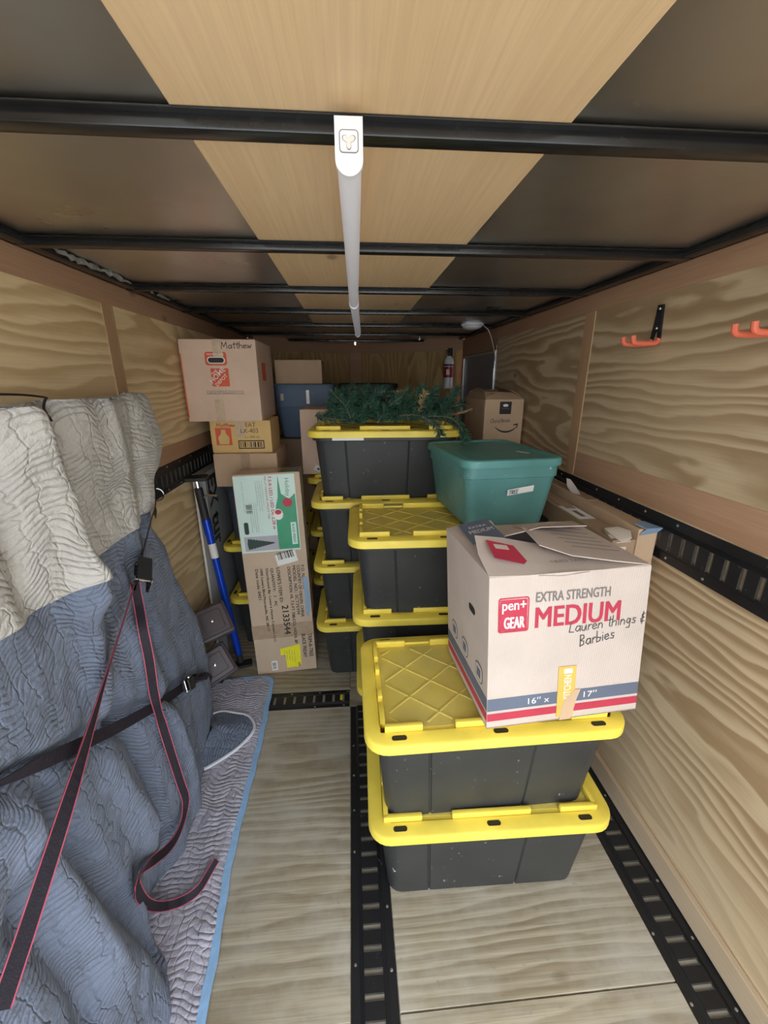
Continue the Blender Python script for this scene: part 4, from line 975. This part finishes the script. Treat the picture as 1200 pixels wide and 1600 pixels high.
rg = [(-.905+.028*cos(a), 1.895+.012*cos(a), 1.215+.030*sin(a)) for a in [k*2*pi/16 for k in range(17)]]
MB().tube(rg, .0035, 8).obj('steel_ring', 'chrome', s1, True)
MB().box((-.921, 1.88, 1.225), (-.900, 1.912, 1.262), .003).obj('rail_clip', 'black_steel', s1)
s2 = thing('ratchet_strap', 'black ratchet strap with shiny buckle stretched sideways across the blue blanket', 'strap')
webbing(CROSS, CROSS_N, .032, 'webbing', s2)
ratchet(s2, (-.682, 1.40, .560), (-.15, .8, -.5), (.9, -.1, .4))
mb = MB()
for k in range(7):
    a = k*.9; mb.tube([(-.70+.02*cos(a), 1.46+.012*k, .53-.008*k+.016*sin(a)), (-.685+.02*cos(a+2), 1.47+.012*k, .525-.008*k+.016*sin(a+2)), (-.70+.02*cos(a+4), 1.48+.012*k, .52-.008*k+.016*sin(a+4))], .006, 6)
mb.obj('bunched_webbing', 'strap', s2, True)
cd = MB().tube(catmull([(-.85, 1.02, 1.690), (-.86, 1.158, 1.684), (-.86, 1.21, 1.680), (-.85, 1.233, 1.676), (-.81, 1.20, 1.674), (-.76, 1.12, 1.672), (-.72, 1.05, 1.655), (-.700, 1.036, 1.628)], 6), .003, 6).obj('dark_cord', 'strap', None, True)
cd.parent = grey


# ================================================================== LIGHT FIXTURES
def strip_light(label, p0, p1, first):
    d = Vector((p1[0]-p0[0], p1[1]-p0[1], 0)); L = d.length; a = math.atan2(d.y, d.x)-pi/2
    t_ = thing('strip_light', label, 'ceiling light', (p0[0], p0[1], 2.0788), a, 'white strip lights')
    D = lambda w_, dp, y, n=12: [(w_/2*cos(pi*k/n+pi), y, -dp+w_/2+w_/2*sin(pi*k/n+pi)) for k in range(n+1)]+[(w_/2, y, 0), (-w_/2, y, 0)]
    MB().box((-.019, .012, -.014), (.019, L-.012, -.0002), .001, seg=1).obj('mounting_base', 'light_body', t_)
    MB().loft([D(.037, .068, .012), D(.037, .068, L-.012)]).obj('diffuser', 'diffuser', t_, True)
    for y0, y1 in ((0, .013), (L-.013, L)):
        e = MB().loft([D(.041, .072, y0), D(.041, .072, y1)]).obj('end_cap', 'light_body', t_, True)
        if y0 == 0 and first:
            F = basis((0, 0, -.030), (1, 0, 0), (0, 0, 1))
            decal('socket_frame', rrect(.028, .028, .005, 4), F, 'grey_ink', e, .0004); decal('socket_face', rrect(.0255, .0255, .004, 4), F, 'light_body', e, .0009)
            P = []
            for k in range(36):
                th = 2*pi*k/36; r_ = .0065+.0032*cos(3*(th+pi/2)); P.append((r_*cos(th), r_*sin(th)))
            decal('socket_rim', [(1.12*a_, 1.12*b_) for a_, b_ in P], F, 'grey_ink', e, .0014); decal('socket_hole', P, F, 'white_ink', e, .0019)
    return t_
strip_light('long white strip light under the plywood ceiling, socket end nearest', (.006, .735), (.022, 1.965), True)
strip_light('farther white strip light joined end to end behind the nearer one', (.0225, 1.972), (.060, 3.2), False)
dl = thing('dome_light', 'small round white dome light on the ceiling near the side door', 'ceiling light', (.90, 3.23, ZC-.0005))
MB().lathe([(.085, 0), (.085, -.012), (.078, -.014)], 24).obj('base', 'light_body', dl, True)
MB().lathe([(.076, -.0142), (.068, -.026), (.045, -.036), (.01, -.041)], 24).obj('lens', 'light_body', dl, True)
cb = MB().tube(catmull([(.98, 3.23, 2.098), (1.02, 3.21, 2.06), (1.055, 3.2, 1.97), (1.08, 3.18, 1.85), (1.083, 3.19, 1.78), (1.080, 3.2, 1.69), (1.076, 3.22, 1.60)], 8), .0032, 8)
c_ = cb.obj('loose_cable', 'cream_wire'); tag(c_, 'thin pale cable hanging from the dome light beside the grey door', 'cable')
MB().tube(catmull([(1.083, 3.185, 1.96), (1.082, 3.19, 1.86), (1.081, 3.195, 1.80)], 6), .0035, 6).obj('cable_branch', 'cream_wire', c_, True)
MB().box((1.072, 3.187, 1.72), (1.089, 3.203, 1.80), .002).obj('connector', 'paper', c_)

# ================================================================== DOOR, EXTINGUISHER, HOOKS
dr = MB().box((XR+.004, 3.20, .06), (XR+.0115, 4.10, 1.915)).obj('door_1', 'door_grey', None, False, 'structure')
for y in (3.20, 4.10): MB().box((XR-.014, y-.014, .02), (XR+.004, y+.014, 1.925), .003).obj('door_frame', 'alu', dr)
MB().box((XR-.014, 3.19, 1.905), (XR+.004, 4.11, 1.925), .003).obj('door_frame', 'alu', dr)
MB().box((XR-.022, 3.28, 1.05), (XR+.004, 3.36, 1.15), .006).obj('door_latch', 'black_steel', dr)
nd = Vector((-.562, -.827, 0))
ex = thing('fire_extinguisher', 'small white fire extinguisher with red label hung in the front corner', 'fire extinguisher', (.965, 4.215, 1.63), R(-25))
MB().lathe([(.040, 0), (.045, .006), (.045, .25), (.040, .275), (.022, .298), (.016, .305)], 20).obj('cylinder', 'ext_white', ex, True)
MB().lathe([(.0458, .105), (.0458, .205)], 20).obj('red_label', 'ext_red', ex, True)
MB().lathe([(.0464, .213), (.0464, .228)], 20).obj('strap_band', 'rubber', ex, True)
mb = MB().lathe([(.015, .30), (.017, .34), (.012, .345)], 12); mb.box((-.012, -.08, .345), (.012, .03, .357), .003).box((-.010, -.075, .322), (.010, -.01, .330), .002)
mb.obj('valve_handle', 'rubber', ex, True)
MB().box((-.022, .040, .02), (.022, .052, .38), .003).obj('wall_bracket', 'black_steel', ex)
MB().box((-.012, -.0475, .13), (.022, -.0455, .18)).obj('paper_label', 'paper', ex)
def hook(label, y, z):
    """double utility hook; local x along the wall, y up, z out"""
    h_ = thing('utility_hook', label, 'wall hook', (XR, y, z), rot=(pi/2, 0, -pi/2), group='orange utility hooks on the right wall')
    mb = MB().prism([(-.012, .11), (.012, .11), (.020, .03), (.024, -.005), (.014, -.005), (.008, .022), (-.008, .022), (-.014, -.005), (-.024, -.005), (-.020, .03)], basis((0, 0, 0), (1, 0, 0), (0, 1, 0)), .008)
    mb.obj('bracket', 'black_steel', h_)
    for yy in (.098, .035): 
        s = MB().lathe([(.006, .008), (.005, .011), (.002, .012)], 10).obj('screw', 'screw', h_, True); s.location = (0, yy, 0)
    for s in (-1, 1):
        MB().tube(catmull([(s*.019, -.002, .006), (s*.020, -.012, .012), (s*.022, -.016, .03), (s*.026, -.016, .085), (s*.027, -.010, .102), (s*.027, .008, .106)], 6), .0085, 10).obj('coated_prong', 'hook_orange', h_, True)
    return h_
hook('black utility hook with two orange prongs, the one fully in view', 1.50, 1.855)
hook('orange-pronged utility hook cut off at the right edge of the view', 1.045, 1.845)
ey = MB().tube([(.62+.006*cos(a), 3.9, 2.055+.008*sin(a)) for a in [k*pi/4 for k in range(8)]], .003, 6); ey.tube([(.62, 3.9, 2.063), (.62, 3.9, 2.104)], .003, 6)
tag(ey.obj('eye_hook', 'chrome'), 'tiny bright metal eye hook hanging at the far end of the ceiling', 'hook')

# ================================================================== GARLAND
gl = thing('garland', 'bushy green artificial fir garland lying on the highest yellow lid', 'garland', (.17, 2.22, PIT*3+.3945))
rnd = random.Random(21)
def branch(path, mat, n, ln, name='branch'):
    P = catmull(path, 6); mb = MB(); mb.tube(P, .0035, 5, 'wire')
    L = len(P)-1
    for _ in range(n):
        f = rnd.random()*L; i = int(f); p = P[i].lerp(P[i+1], f-i); d = (P[i+1]-P[i]).normalized()
        a = d.orthogonal().normalized(); b = d.cross(a); th = rnd.random()*2*pi
        v = (a*cos(th)+b*sin(th))*rnd.uniform(.6, 1)+d*rnd.uniform(.3, .9); v = v.normalized()*ln*rnd.uniform(.6, 1.1)
        s = v.cross(Vector((rnd.random()-.5, rnd.random()-.5, rnd.random()-.5))).normalized()*.002
        q = p+v
        if q.z < .004 and abs(q.y) < .26: q.z = .004+rnd.random()*.006
        mb.bm.faces.new([mb.bm.verts.new(x) for x in (p+s, p-s, q-s*.5, q+s*.5)]).material_index = mb._mi(mat)
    o = mb.obj(name, mat, gl); return o
for i in range(52):
    x = -.28+.56*(i%26)/25+rnd.uniform(-.03, .03); y = rnd.uniform(-.14, .14); sx = rnd.choice((-1, 1))
    dx = rnd.uniform(.05, .14)*sx; dy = rnd.uniform(-.10, .10); hz = rnd.uniform(.05, .17)
    if x+dx < -.3: dx = abs(dx)
    branch([(x, y, .018), (x+dx*.4, y+dy*.4, .03+hz*.5), (x+dx, y+dy, .02+hz)], 'needle', 380, .038)
branch([(-.30, .0, .12), (-.22, .02, .07), (-.10, .03, .05), (.1, .02, .05), (.26, .0, .05)], 'needle', 700, .04)
branch([(-.36, -.02, .045), (-.25, -.06, .03), (-.12, -.1, .03)], 'needle', 420, .038)
branch([(.20, -.14, .05), (.30, -.24, .05), (.34, -.315, .005), (.36, -.33, -.045)], 'needle', 520, .036)
branch([(.05, -.12, .05), (.15, -.22, .06), (.22, -.30, .02), (.24, -.325, -.02)], 'needle', 420, .034)
for px, py in ((.10, -.02), (.15, .02), (.18, -.06), (.12, .06)):
    branch([(px, py, .06), (px+.01, py-.02, .12), (px+rnd.uniform(-.03, .03), py-.03, .165)], 'needle_dry', 110, .03)
branch([(.26, -.05, .04), (.35, -.12, .055), (.43, -.16, .085)], 'needle_dry', 30, .02)
